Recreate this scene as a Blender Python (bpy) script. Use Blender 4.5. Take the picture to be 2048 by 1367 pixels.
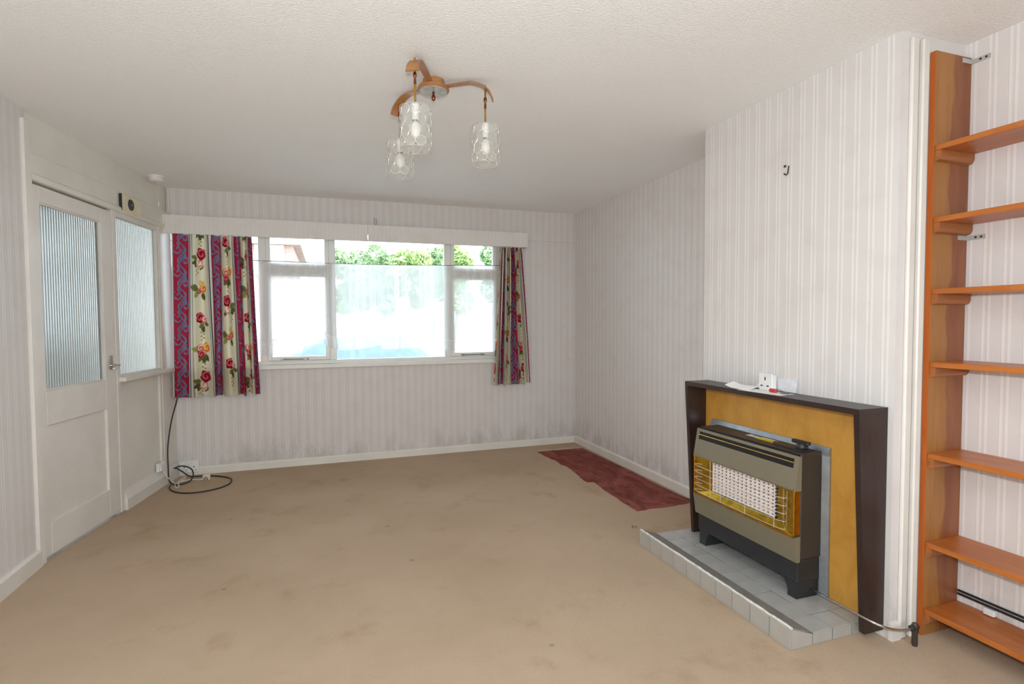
import bpy, math, random
import numpy as np
from mathutils import Vector, Matrix

for o in list(bpy.data.objects): bpy.data.objects.remove(o, do_unlink=True)
SC = bpy.context.scene
COL = SC.collection
random.seed(7)

# ------------------------------------------------------------------ camera
H_CAM = 1.2908
FPX, YAW, PITCH, ROLL = 1082.8869, 0.3313, 0.0391, -0.0054
def cam_axes():
    cy, sy, cp, sp = math.cos(YAW), math.sin(YAW), math.cos(PITCH), math.sin(PITCH)
    F = Vector((sy*cp, cy*cp, -sp)); R = Vector((cy, -sy, 0)); U = R.cross(F)
    c, s = math.cos(ROLL), math.sin(ROLL)
    return F, R*c+U*s, U*c-R*s
F_, R_, U_ = cam_axes()
cd = bpy.data.cameras.new('camera'); cam = bpy.data.objects.new('camera', cd); COL.objects.link(cam)
cam.matrix_world = Matrix(((R_.x, U_.x, -F_.x, 0), (R_.y, U_.y, -F_.y, 0), (R_.z, U_.z, -F_.z, H_CAM), (0, 0, 0, 1)))
cd.sensor_width = 36; cd.lens = FPX/2048*36; cd.clip_start = .02; cd.clip_end = 400
SC.camera = cam

# ------------------------------------------------------------------ sky, lights, exposure
W = bpy.data.worlds.new('overcast_sky'); SC.world = W; W.use_nodes = True
bg = W.node_tree.nodes['Background']; bg.inputs[0].default_value = (.80, .91, 1, 1); bg.inputs[1].default_value = 7.6
def lamp(name, kind, loc, energy, color=(1, 1, 1), **k):
    l = bpy.data.lights.new(name, kind); l.energy = energy; l.color = color
    for a, v in k.items(): setattr(l, a, v)
    o = bpy.data.objects.new(name, l); COL.objects.link(o); o.location = loc
    return o
# the photographer's flash on top of the camera (it throws the lampshade shadows on the ceiling)
lamp('camera_flash', 'POINT', (-.01, -.03, H_CAM+.17), 165, (.87, .955, 1), shadow_soft_size=.035)
vs = SC.view_settings
vs.view_transform = 'Standard'; vs.look = 'None'; vs.exposure = -0.36; vs.gamma = 1; vs.use_curve_mapping = False
cy_ = SC.cycles
cy_.use_denoising = True; cy_.max_bounces = 14; cy_.diffuse_bounces = 8; cy_.glossy_bounces = 4
cy_.transmission_bounces = 8; cy_.transparent_max_bounces = 16; cy_.sample_clamp_indirect = 6
cy_.caustics_refractive = False; cy_.caustics_reflective = False

# room measures (metres): camera stands at x=0,y=0
HT = 2.4; D = 5.194; XR = 2.487; XC = 2.122; XL = -1.465; Y0 = 3.511; X1 = -1.205
YC0, YC1 = 2.667, 1.525; YB = -2.3
TV = Vector((X1-XL, D-Y0, 0)).normalized(); NV = Vector((TV.y, -TV.x, 0))
def pw(s, n, z): return Vector((XL, Y0, 0)) + TV*s + NV*n + Vector((0, 0, z))     # along the door partition

# ------------------------------------------------------------------ mesh helpers
class MB:
    def __init__(s, T=None): s.v = []; s.f = []; s.T = T
    def add(s, vs_, fs, T=None):
        b = len(s.v); T = T or s.T
        for p in vs_: s.v.append(Vector(T(*p)) if T else Vector(p))
        s.f += [tuple(b+i for i in f) for f in fs]
        return s
    def box(s, x0, x1, y0, y1, z0, z1, b=0):
        if b <= 0:
            return s.add([(x0,y0,z0),(x1,y0,z0),(x1,y1,z0),(x0,y1,z0),(x0,y0,z1),(x1,y0,z1),(x1,y1,z1),(x0,y1,z1)],
                  [(0,3,2,1),(4,5,6,7),(0,1,5,4),(1,2,6,5),(2,3,7,6),(3,0,4,7)])
        # chamfered box: 24 verts
        V = []; idx = {}
        X = (x0, x1); Y = (y0, y1); Z = (z0, z1)
        for i in (0, 1):
            for j in (0, 1):
                for k in (0, 1):
                    sx, sy, sz = (1, -1)[i], (1, -1)[j], (1, -1)[k]
                    for a in range(3):
                        p = [X[i]+sx*b, Y[j]+sy*b, Z[k]+sz*b]; p[a] = (X[i], Y[j], Z[k])[a]
                        idx[i, j, k, a] = len(V); V.append(tuple(p))
        I = idx; Fs = []
        q = ((0,0),(1,0),(1,1),(0,1))
        for k in (0, 1):
            r = q if k else q[::-1]
            Fs.append([I[i,j,k,2] for i, j in r])
            Fs.append([I[k,i,j,0] for i, j in r])
            Fs.append([I[j,k,i,1] for i, j in r])
        for i in (0, 1):
            for j in (0, 1):
                def e(l, fl): Fs.append(l if fl else l[::-1])
                fl = (i ^ j)
                e([I[i,j,0,0],I[i,j,0,1],I[i,j,1,1],I[i,j,1,0]], fl == 0)
                e([I[0,i,j,1],I[0,i,j,2],I[1,i,j,2],I[1,i,j,1]], fl == 0)
                e([I[j,0,i,2],I[j,0,i,0],I[j,1,i,0],I[j,1,i,2]], fl == 0)
        for i in (0, 1):
            for j in (0, 1):
                for k in (0, 1):
                    l = [I[i,j,k,0], I[i,j,k,1], I[i,j,k,2]]
                    Fs.append(l if (i ^ j ^ k) else l[::-1])
        return s.add(V, Fs)
    def prism(s, poly, a0, a1, axis='y'):
        n = len(poly)
        def P(p, a):
            return {'y': (p[0], a, p[1]), 'x': (a, p[0], p[1]), 'z': (p[0], p[1], a)}[axis]
        V = [P(p, a0) for p in poly] + [P(p, a1) for p in poly]
        Fs = [tuple(range(n))[::-1], tuple(range(n, 2*n))] + [(i, (i+1) % n, n+(i+1) % n, n+i) for i in range(n)]
        return s.add(V, Fs)
    def lathe(s, prof, c=(0, 0, 0), n=24, cap=True):
        V = []; Fs = []; m = len(prof)
        for r, z in prof:
            for i in range(n):
                a = 2*math.pi*i/n; V.append((c[0]+r*math.cos(a), c[1]+r*math.sin(a), c[2]+z))
        for j in range(m-1):
            for i in range(n): Fs.append((j*n+i, j*n+(i+1) % n, (j+1)*n+(i+1) % n, (j+1)*n+i))
        if cap: Fs += [tuple(range(n))[::-1], tuple(range((m-1)*n, m*n))]
        return s.add(V, Fs)
    def tube(s, pts, r, n=8, closed=False):
        pts = [Vector(p) for p in pts]; m = len(pts); V = []; Fs = []; up = None
        for i, p in enumerate(pts):
            a = pts[(i-1) % m] if (i or closed) else p; b = pts[(i+1) % m] if (i < m-1 or closed) else p
            t = (b-a).normalized()
            if up is None: up = t.orthogonal().normalized()
            up = (up - t*up.dot(t)).normalized(); w = t.cross(up)
            rr = r[i] if isinstance(r, (list, tuple)) else r
            for k in range(n):
                q = 2*math.pi*k/n; V.append(p + up*math.cos(q)*rr + w*math.sin(q)*rr)
        for i in range(m if closed else m-1):
            j = (i+1) % m
            for k in range(n): Fs.append((i*n+k, i*n+(k+1) % n, j*n+(k+1) % n, j*n+k))
        if not closed: Fs += [tuple(range(n))[::-1], tuple(range((m-1)*n, m*n))]
        return s.add(V, Fs)
    def ball(s, c, r, n=12, m=8, sc=(1, 1, 1)):
        prof = [(max(1e-4, math.sin(math.pi*j/m)), -math.cos(math.pi*j/m)) for j in range(m+1)]
        V = []; Fs = []
        for q, z in prof:
            for i in range(n):
                a = 2*math.pi*i/n; V.append((c[0]+r*sc[0]*q*math.cos(a), c[1]+r*sc[1]*q*math.sin(a), c[2]+r*sc[2]*z))
        for j in range(m):
            for i in range(n): Fs.append((j*n+i, j*n+(i+1) % n, (j+1)*n+(i+1) % n, (j+1)*n+i))
        return s.add(V, Fs)

def smooth(pts, k=6, closed=False):
    pts = [Vector(p) for p in pts]; m = len(pts); out = []
    for i in range(m if closed else m-1):
        g = (lambda j: pts[j % m]) if closed else (lambda j: pts[min(max(j, 0), m-1)])
        a, b, c, d = g(i-1), g(i), g(i+1), g(i+2)
        for q in range(k):
            t = q/k
            out.append(.5*((2*b)+(c-a)*t+(2*a-5*b+4*c-d)*t*t+(3*b-a-3*c+d)*t**3))
    if not closed: out.append(pts[-1])
    return out

def wloc(o):
    l = Vector((0, 0, 0))
    while o: l = l+o.location; o = o.parent
    return l
def mesh_of(name, mb, off, mat, sm):
    me = bpy.data.meshes.new(name); me.from_pydata([tuple(v-off) for v in mb.v], [], mb.f); me.validate(); me.update()
    import bmesh
    b = bmesh.new(); b.from_mesh(me); bmesh.ops.recalc_face_normals(b, faces=b.faces); b.to_mesh(me); b.free()
    if mat: me.materials.append(mat)
    if sm:
        for p in me.polygons: p.use_smooth = True
        try: me.set_sharp_from_angle(angle=math.radians(sm if sm > 1 else 40))
        except Exception: pass
    return me
def part(name, mb, mat, parent, sm=0, label=None):
    me = mesh_of(name, mb, wloc(parent), mat, sm)
    o = bpy.data.objects.new(name, me); COL.objects.link(o); o.parent = parent
    if label: o['label'] = label
    return o
def tag(o, label=None, cat=None, group=None, kind=None):
    if label: o['label'] = label
    if cat: o['category'] = cat
    if group: o['group'] = group
    if kind: o['kind'] = kind
    return o
def thing(name, loc, label, cat, group=None, kind=None):
    o = bpy.data.objects.new(name, None); o.empty_display_size = .05; COL.objects.link(o); o.location = loc
    return tag(o, label, cat, group, kind)
def single(name, mb, mat, label, cat, group=None, sm=0):
    xs = [v.x for v in mb.v]; ys = [v.y for v in mb.v]; zs = [v.z for v in mb.v]
    off = Vector(((min(xs)+max(xs))/2, (min(ys)+max(ys))/2, min(zs)))
    me = mesh_of(name, mb, off, mat, sm); o = bpy.data.objects.new(name, me); COL.objects.link(o); o.location = off
    return tag(o, label, cat, group)
def struct(name, mb, mat, label=None, parent=None, sm=0):
    me = mesh_of(name, mb, wloc(parent), mat, sm); o = bpy.data.objects.new(name, me); COL.objects.link(o)
    if parent: o.parent = parent
    else: tag(o, label, None, None, 'structure')
    return o
def sroot(name, label, loc=(0, 0, 0)):
    o = bpy.data.objects.new(name, None); o.empty_display_size = .05; COL.objects.link(o); o.location = loc
    return tag(o, label, None, None, 'structure')

# ------------------------------------------------------------------ materials
def S(h):
    h = h.lstrip('#'); c = [int(h[i:i+2], 16)/255 for i in (0, 2, 4)]
    return tuple(((x/12.92) if x <= .04045 else ((x+.055)/1.055)**2.4) for x in c)+(1,)
class NT:
    def __init__(s, name):
        s.m = bpy.data.materials.new(name); s.m.use_nodes = True; s.t = s.m.node_tree; s.n = s.t.nodes; s.l = s.t.links
        s.p = s.n['Principled BSDF']; s.out = s.n['Material Output']
    def node(s, t, **k):
        n = s.n.new(t)
        for a, v in k.items(): setattr(n, a, v)
        return n
    def link(s, a, b): s.l.new(a, b)
    def setin(s, inp, v):
        if hasattr(v, 'is_linked') or isinstance(v, bpy.types.NodeSocket): s.l.new(v, inp)
        else: inp.default_value = v
    def math(s, op, a, b=None, c=None):
        n = s.node('ShaderNodeMath', operation=op)
        for i, v in enumerate((a, b, c)):
            if v is not None: s.setin(n.inputs[i], v)
        return n.outputs[0]
    def mix(s, f, a, b):
        n = s.node('ShaderNodeMix', data_type='RGBA'); s.setin(n.inputs[0], f); s.setin(n.inputs[6], a); s.setin(n.inputs[7], b)
        return n.outputs[2]
    def xyz(s):
        tc = s.node('ShaderNodeTexCoord'); sp = s.node('ShaderNodeSeparateXYZ'); s.link(tc.outputs['Object'], sp.inputs[0])
        return tc.outputs['Object'], sp.outputs[0], sp.outputs[1], sp.outputs[2]
    def noise(s, vec, scale, detail=3, rough=.55, dist=0, sc=None):
        if sc:
            m = s.node('ShaderNodeMapping'); s.link(vec, m.inputs[0]); m.inputs['Scale'].default_value = sc; vec = m.outputs[0]
        n = s.node('ShaderNodeTexNoise'); s.link(vec, n.inputs['Vector']); n.inputs['Scale'].default_value = scale
        n.inputs['Detail'].default_value = detail; n.inputs['Roughness'].default_value = rough; n.inputs['Distortion'].default_value = dist
        return n.outputs[0]
    def ramp(s, f, a, b):   # smooth 0..1 between a and b
        n = s.node('ShaderNodeMapRange', interpolation_type='SMOOTHSTEP'); s.setin(n.inputs[0], f)
        n.inputs[1].default_value = a; n.inputs[2].default_value = b
        return n.outputs[0]
    def bump(s, h, st, dist=.01):
        n = s.node('ShaderNodeBump'); s.setin(n.inputs['Height'], h); n.inputs['Strength'].default_value = st; n.inputs['Distance'].default_value = dist
        s.link(n.outputs[0], s.p.inputs['Normal'])
    def base(s, c, rough=.5, metal=0, spec=.5):
        s.setin(s.p.inputs['Base Color'], c); s.setin(s.p.inputs['Roughness'], rough); s.p.inputs['Metallic'].default_value = metal
        s.p.inputs['Specular IOR Level'].default_value = spec
        return s
def plain(name, c, rough=.5, metal=0, spec=.5, var=.06, scale=9, bump=0, bscale=200):
    t = NT(name); v, x, y, z = t.xyz()
    c = S(c) if isinstance(c, str) else c
    n = t.noise(v, scale, 4)
    dk = tuple(k*(1-var*2) for k in c[:3])+(1,); lt = tuple(min(1, k*(1+var)) for k in c[:3])+(1,)
    t.base(t.mix(t.ramp(n, .3, .7), dk, lt), rough, metal, spec)
    if bump: t.bump(t.noise(v, bscale, 2), bump, .002)
    return t.m

def wallpaper(name, axis, phase=0, pitch=.0695, damp=False, base='#d9d4d2', contrast=1.0):
    """striped paper: pairs of narrow satin stripes on a dull pinkish ground, embossed between"""
    t = NT(name); v, x, y, z = t.xyz(); c = x if axis == 'x' else y
    u = t.math('FRACT', t.math('DIVIDE', t.math('ADD', c, phase+50), pitch))
    def band(c0, w, e=.025):
        d = t.math('ABSOLUTE', t.math('SUBTRACT', u, c0))
        return t.math('SUBTRACT', 1.0, t.ramp(d, w, w+e))
    st = t.math('MAXIMUM', band(.36, .055), band(.64, .055))
    mid = band(.5, .10, .03)
    wav = t.math('MULTIPLY', t.math('SINE', t.math('MULTIPLY', z, 620)), .5)
    n = t.noise(v, 6, 4); fine = t.noise(v, 260, 2)
    g = S(base); lt = S('#eae6e4'); md = S('#dad3cf')
    col = t.mix(t.math('MULTIPLY', mid, .6*contrast), g, md)
    col = t.mix(t.math('MULTIPLY', st, .72*contrast), col, lt)
    col = t.mix(t.math('MULTIPLY', t.ramp(n, .45, .8), .35), col, S('#cbc1b8'))
    if damp:   # damp and mould marks above the skirting
        sn = t.noise(v, 9, 5, .7, 0, (1, 1, .35)); low = t.math('SUBTRACT', 1.0, t.ramp(z, .06, .42))
        dm = t.math('MULTIPLY', t.ramp(t.math('ADD', sn, t.math('MULTIPLY', low, .22)), .58, .86), low)
        col = t.mix(t.math('MULTIPLY', dm, .33), col, S('#7d746a'))
        dots = t.ramp(t.noise(v, 60, 3, .7), .62, .7)
        col = t.mix(t.math('MULTIPLY', t.math('MULTIPLY', dots, low), .22), col, S('#6a6158'))
    t.base(col, .6, 0, .4)
    rr = t.math('SUBTRACT', .68, t.math('MULTIPLY', st, .30)); t.link(rr, t.p.inputs['Roughness'])
    hgt = t.math('ADD', t.math('MULTIPLY', st, .8), t.math('ADD', t.math('MULTIPLY', fine, .25), t.math('MULTIPLY', t.math('MULTIPLY', wav, mid), .12)))
    t.bump(hgt, .35, .0025)
    return t.m

def carpet_mat():
    t = NT('beige_carpet'); v, x, y, z = t.xyz()
    n1 = t.noise(v, 1.1, 4, .6); n2 = t.noise(v, 3.4, 5, .62); n3 = t.noise(v, 330, 3, .7); n4 = t.noise(v, 12, 4, .7)
    c = t.mix(t.ramp(n1, .3, .7), S('#bda68d'), S('#c8b199'))
    c = t.mix(t.math('MULTIPLY', t.ramp(n2, .53, .78), .65), c, S('#ad9070'))
    c = t.mix(t.math('MULTIPLY', t.ramp(n4, .62, .8), .35), c, S('#a89786'))
    c = t.mix(t.math('MULTIPLY', t.ramp(n3, .45, .75), .6), c, S('#8f7860'))
    sp = t.node('ShaderNodeTexVoronoi'); t.link(v, sp.inputs['Vector']); sp.inputs['Scale'].default_value = 3.2
    c = t.mix(t.math('MULTIPLY', t.math('SUBTRACT', 1.0, t.ramp(t.math('ADD', sp.outputs['Distance'], t.math('MULTIPLY', n3, .03)), .035, .07)), .4), c, S('#6e5d4c'))
    t.base(c, .95, 0, .1); t.bump(n3, .7, .006)
    return t.m
def underlay_mat():
    t = NT('red_felt'); v, x, y, z = t.xyz()
    n = t.noise(v, 7, 6, .7, 1.2, (1, .5, 1)); n2 = t.noise(v, 130, 4, .7)
    c = t.mix(t.ramp(n, .3, .7), S('#7a3f3a'), S('#a9655c')); c = t.mix(t.math('MULTIPLY', t.ramp(n2, .5, .8), .6), c, S('#4c2423'))
    t.base(c, .95, 0, .1); t.bump(t.math('ADD', n, n2), .8, .012)
    return t.m
def ceiling_mat():
    t = NT('textured_white_ceiling'); v, x, y, z = t.xyz()
    n = t.noise(v, 95, 3, .55, .6, (1, 1.4, 1)); n2 = t.noise(v, 2, 3)
    t.base(t.mix(n2, S('#f2f2f1'), S('#f6f6f5')), .75, 0, .25); t.bump(n, .8, .006)
    return t.m
def wood(name, a, b, axis=(1, 8, 8), scale=3, rough=.4, fig=.5, two=None):
    t = NT(name); v, x, y, z = t.xyz()
    n = t.noise(v, scale, 5, .6, .8, axis); g = t.noise(v, scale*9, 3, .6, 0, axis)
    c = t.mix(t.ramp(n, .3, .7), S(a), S(b))
    if two:
        wv = t.math('ADD', x, t.math('MULTIPLY', t.math('SUBTRACT', t.noise(v, 2.6, 2), .5), .16))
        c = t.mix(t.ramp(wv, two[0]-.006, two[0]+.006), c, t.mix(t.ramp(n, .3, .7), S(two[1]), S(two[2])))
    c = t.mix(t.math('MULTIPLY', t.ramp(g, .5, .8), fig*.4), c, tuple(k*.55 for k in S(a)[:3])+(1,))
    t.base(c, rough); t.bump(g, .08, .002)
    return t.m
def brickwork():
    t = NT('distant_brickwork'); v, x, y, z = t.xyz()
    cb = t.node('ShaderNodeCombineXYZ'); t.link(t.math('ADD', x, y), cb.inputs[0]); t.link(z, cb.inputs[1])
    b = t.node('ShaderNodeTexBrick'); t.link(cb.outputs[0], b.inputs[0])
    b.inputs['Color1'].default_value = S('#bb9488'); b.inputs['Color2'].default_value = S('#b08478'); b.inputs['Mortar'].default_value = S('#c9c2ba')
    b.inputs['Scale'].default_value = 1; b.inputs['Brick Width'].default_value = .225; b.inputs['Row Height'].default_value = .075; b.inputs['Mortar Size'].default_value = .008
    t.base(b.outputs[0], .9)
    return t.m
def window_glass():
    t = NT('clear_window_glass')
    tr = t.node('ShaderNodeBsdfTransparent'); tr.inputs[0].default_value = (.97, .985, .98, 1); gl = t.node('ShaderNodeBsdfGlossy'); gl.inputs['Roughness'].default_value = .02
    fr = t.node('ShaderNodeFresnel'); fr.inputs[0].default_value = 1.25
    mx = t.node('ShaderNodeMixShader'); t.link(fr.outputs[0], mx.inputs[0]); t.link(tr.outputs[0], mx.inputs[1]); t.link(gl.outputs[0], mx.inputs[2]); t.link(mx.outputs[0], t.out.inputs[0])
    return t.m
def reeded_glass():
    t = NT('reeded_glass')
    tl = t.node('ShaderNodeBsdfTranslucent'); tl.inputs[0].default_value = (.78, .75, .69, 1)
    rf = t.node('ShaderNodeBsdfRefraction'); rf.inputs[0].default_value = (.80, .82, .80, 1); rf.inputs['Roughness'].default_value = .3; rf.inputs['IOR'].default_value = 1.25
    gl = t.node('ShaderNodeBsdfGlossy'); gl.inputs['Roughness'].default_value = .12
    m1 = t.node('ShaderNodeMixShader'); m1.inputs[0].default_value = .2; t.link(tl.outputs[0], m1.inputs[1]); t.link(rf.outputs[0], m1.inputs[2])
    fr = t.node('ShaderNodeFresnel'); fr.inputs[0].default_value = 1.4
    m2 = t.node('ShaderNodeMixShader'); t.link(fr.outputs[0], m2.inputs[0]); t.link(m1.outputs[0], m2.inputs[1]); t.link(gl.outputs[0], m2.inputs[2]); t.link(m2.outputs[0], t.out.inputs[0])
    return t.m
def net_mat():
    t = NT('sheer_net'); v, x, y, z = t.xyz()
    tr = t.node('ShaderNodeBsdfTransparent'); tl = t.node('ShaderNodeBsdfTranslucent'); tl.inputs[0].default_value = (.93, .93, .94, 1)
    df = t.node('ShaderNodeBsdfDiffuse'); df.inputs[0].default_value = (.9, .9, .9, 1)
    m1 = t.node('ShaderNodeMixShader'); m1.inputs[0].default_value = .45; t.link(tl.outputs[0], m1.inputs[1]); t.link(df.outputs[0], m1.inputs[2])
    at = t.node('ShaderNodeAttribute', attribute_name='thick'); 
    m2 = t.node('ShaderNodeMixShader'); t.link(at.outputs['Fac'], m2.inputs[0]); t.link(tr.outputs[0], m2.inputs[1]); t.link(m1.outputs[0], m2.inputs[2]); t.link(m2.outputs[0], t.out.inputs[0])
    return t.m
def capiz_mat():
    t = NT('pearly_shell_pane'); v, x, y, z = t.xyz()
    tr = t.node('ShaderNodeBsdfTransparent'); tr.inputs[0].default_value = (.93, .92, .89, 1); df = t.node('ShaderNodeBsdfDiffuse'); df.inputs[0].default_value = (.74, .73, .70, 1)
    m2 = t.node('ShaderNodeMixShader'); t.link(t.math('ADD', .12, t.math('MULTIPLY', t.noise(v, 40, 3), .16)), m2.inputs[0])
    t.link(tr.outputs[0], m2.inputs[1]); t.link(df.outputs[0], m2.inputs[2]); t.link(m2.outputs[0], t.out.inputs[0])
    return t.m
def printed_cloth():
    t = NT('printed_curtain_cloth'); v, x, y, z = t.xyz()
    at = t.node('ShaderNodeAttribute', attribute_name='print')
    df = t.node('ShaderNodeBsdfDiffuse'); tl = t.node('ShaderNodeBsdfTranslucent'); t.link(at.outputs['Color'], df.inputs[0]); t.link(at.outputs['Color'], tl.inputs[0])
    mx = t.node('ShaderNodeMixShader'); mx.inputs[0].default_value = .14; t.link(df.outputs[0], mx.inputs[1]); t.link(tl.outputs[0], mx.inputs[2]); t.link(mx.outputs[0], t.out.inputs[0])
    return t.m

M = dict(
    paper_x=wallpaper('wallpaper_back', 'x', 0, .0695, True, '#d3cdca', .55),
    paper_y=wallpaper('wallpaper_side', 'y', .0127+.0245, .0695, True),
    paper_l=wallpaper('wallpaper_left', 'y', 0, .0695, False, '#d6d2d0', .6),
    paper_p=wallpaper('wallpaper_pelmet', 'x', 0, .0348, False, '#ddd8d3', .7),
    carpet=carpet_mat(), felt=underlay_mat(), ceil=ceiling_mat(),
    white=plain('white_gloss_paint', '#ded9d2', .38, 0, .5, .025, 5),
    cream=plain('aged_cream_paint', '#dedad1', .42, 0, .5, .03, 4),
    wframe=plain('window_white_paint', '#e4e2dc', .35, 0, .5, .02, 6),
    screed=plain('subfloor', '#8d8175', .9), outer=plain('render_outside', '#b9b4aa', .9),
    brick=brickwork(), tarmac=plain('tarmac', '#b4b3ae', .95, 0, .3, .06, 3),
    tile_roof=plain('roof_tiles', '#a8948a', .85, 0, .3, .1, 4),
    glass=window_glass(), reeded=reeded_glass(), net=net_mat(), cloth=printed_cloth(), capiz=capiz_mat(),
    wire_m=plain('dull_metal', '#8a8680', .35, .9), brass=plain('brass', '#c9993f', .25, 1, .5, .1, 30),
    gold=plain('gold_reflector', '#c8a232', .28, 1, .5, .15, 22), copper=plain('copper', '#8c5338', .3, 1),
    chrome=plain('chrome', '#d8d8d8', .15, 1), steel=plain('brushed_steel', '#a9b0b6', .42, .85, .5, .08, 14),
    silver=plain('silver_wire', '#d6d5d0', .3, .45),
    teak=wood('teak', '#96643c', '#a9764a', (1, 1, 1), 12, .35), pine=wood('orange_pine', '#a65c24', '#bb6d2c', (6, 1, 6), 3, .36, .5),
    upright=wood('upright_pine', '#946330', '#a57039', (7, 7, .7), 3, .42, .6, (.0, '#80492a', '#915834')),
    edge=wood('orange_edge', '#ad5722', '#be6628', (6, 6, .6), 3, .4, .3), cleat=wood('cleat_wood', '#92562c', '#a56637', (1, 6, 6), 4, .45),
    mantel=wood('dark_stained_board', '#2a1c1a', '#37251f', (6, 1, 1), 5, .36, .3),
    veneer=wood('yellow_veneer', '#be8838', '#cd9744', (1, 1, .5), 10, .4, .3),
    tile=plain('grey_glazed_tile', '#aaa8a4', .2, 0, .5, .03, 12), tile2=plain('grey_kerb_tile', '#aba69f', .28, 0, .5, .03, 12),
    grout=plain('grout', '#3f3a35', .95), kerb=plain('kerb_mortar', '#88837d', .75, 0, .3, .06, 20), chip=plain('worn_tile_edge', '#dad8d4', .4, 0, .5, .1, 60),
    dark=plain('dark_brown_enamel', '#3a332e', .42, 0, .5, .05), black=plain('black_enamel', '#2b2b2d', .4), slot=plain('black_void', '#0d0d0f', .6),
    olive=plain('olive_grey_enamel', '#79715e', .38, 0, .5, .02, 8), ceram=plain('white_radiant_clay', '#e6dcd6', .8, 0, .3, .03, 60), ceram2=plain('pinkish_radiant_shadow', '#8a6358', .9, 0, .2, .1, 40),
    plastic=plain('white_plastic', '#e6e5e4', .3), ivory=plain('ivory_plastic', '#e2d9b8', .35), rubber=plain('black_rubber', '#1d1a19', .5),
    wcable=plain('white_cable', '#e4dfd3', .45), paper=plain('white_paper', '#ecebea', .8, 0, .3, .02), paper2=plain('printed_paper', '#dfe0e4', .8, 0, .3, .05, 40),
    red=plain('red_plastic', '#c9323a', .35), yellow=plain('yellow_print', '#d8cf1e', .5), pink=plain('pink_print', '#cf8f97', .5), grey=plain('grey_print', '#9c9ca4', .5),
    bulb=plain('opal_bulb', '#f3f0ea', .25), lampwht=plain('lamp_white', '#f0efee', .35),
    blue=plain('blue_car_paint', '#8db4cc', .25, .0), cglass=plain('car_glass', '#8499a4', .1), tyre=plain('tyre', '#1c1c1c', .8),
    leaf=plain('leaf_green', '#a6bf78', .7, 0, .3, .2, 1.5), leaf2=plain('leaf_dark', '#9cb786', .7, 0, .3, .2, 1.5), bark=plain('bark', '#b8b2aa', .9),
    porch=plain('dull_porch_paint', '#a6a29a', .8, 0, .3, .2, 1.2),
    zinc=plain('zinc_plate', '#b9b7b2', .45, .3), bar=plain('brass_flash_glint', '#e6c274', .2, .8),  # bar: brass lightened to paint in the flash reflection
    disc=plain('disc_reflection', '#b5aea2', .4, .2, .5, .15, 40),  # brownish grey paints the reflection into the lamp's metal disc
    shut=plain('white_garage', '#c9c9c6', .6),
)

# ------------------------------------------------------------------ room shell
struct('floor', MB().box(-3.6, XR+.3, YB-.3, D+.3, -.14, -.02), M['screed'], 'bare floor under the carpet')
struct('ceiling', MB().box(-1.9, XR+.3, YB-.3, D+.3, HT, HT+.15), M['ceil'], 'white textured ceiling')
WX0, WX1, WZ0, WZ1 = -1.2, 1.70, .895, 2.16
wb = MB().box(-1.35, XR+.25, D, D+.25, -.02, WZ0).box(-1.35, XR+.25, D, D+.25, WZ1, HT).box(WX1, XR+.25, D, D+.25, WZ0, WZ1)
struct('wall_back', wb, M['paper_x'], 'striped papered wall around the long window')
struct('trim_1', MB().box(X1-.02, XR, D-.012, D, 2.105, HT), M['paper_x'], 'papered band standing proud above the window')
struct('wall_right', MB().box(XR, XR+.25, YB, D, -.02, HT), M['paper_y'], 'striped papered right wall behind the alcoves')
struct('wall_chimney', MB().box(XC, XR+.05, YC1, YC0, -.02, HT), M['paper_y'], 'striped papered chimney breast above the gas fire')
struct('wall_left', MB().box(XL-.2, XL, YB, Y0+.02, -.02, HT), M['paper_l'], 'striped papered left wall before the door')
# wall behind the camera; its unseen window is added to brighten the room
RX0, RX1, RZ0, RZ1 = -.9, 1.9, .75, 2.15
struct('wall_rear', MB().box(XL-.2, XR+.25, YB-.25, YB, -.02, RZ0).box(XL-.2, XR+.25, YB-.25, YB, RZ1, HT).box(XL-.2, RX0, YB-.25, YB, RZ0, RZ1).box(RX1, XR+.25, YB-.25, YB, RZ0, RZ1), M['paper_x'], 'papered wall behind the camera with an opening for the added window')
w3 = sroot('added_window', 'wide unseen window added behind the camera to brighten the room', ((RX0+RX1)/2, YB-.12, RZ0))
fm = MB()
for a in (RX0, .0, 1.05, RX1-.06): fm.box(a, a+.06, YB-.16, YB-.1, RZ0, RZ1)
fm.box(RX0, RX1, YB-.16, YB-.1, RZ0, RZ0+.06).box(RX0, RX1, YB-.16, YB-.1, RZ1-.06, RZ1)
part('window_frame', fm, M['wframe'], w3); part('pane', MB().box(RX0, RX1, YB-.133, YB-.127, RZ0, RZ1), M['glass'], w3)

# skirtings
def skirt_prof(h, d): return [(0, 0), (d, 0), (d, h-.012), (d*.55, h), (0, h)]
struct('baseboard_back', MB().prism([(D-a, b) for a, b in skirt_prof(.066, .016)], X1, XR, 'x'), M['cream'], 'cream skirting under the window')
struct('baseboard_right', MB().prism([(XR-a, b) for a, b in skirt_prof(.075, .016)], YC0, D-.016, 'y'), M['cream'], 'cream skirting along the far alcove')
struct('baseboard_left', MB().prism([(XL+a, b) for a, b in skirt_prof(.095, .018)], YB, Y0-.01, 'y'), M['white'], 'white skirting before the door')
struct('baseboard_chimney', MB().prism([(YC1-a, b) for a, b in skirt_prof(.07, .016)], XC-.003, XC+.045, 'x'), M['white'], 'white skirting stub at the chimney corner')

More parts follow.
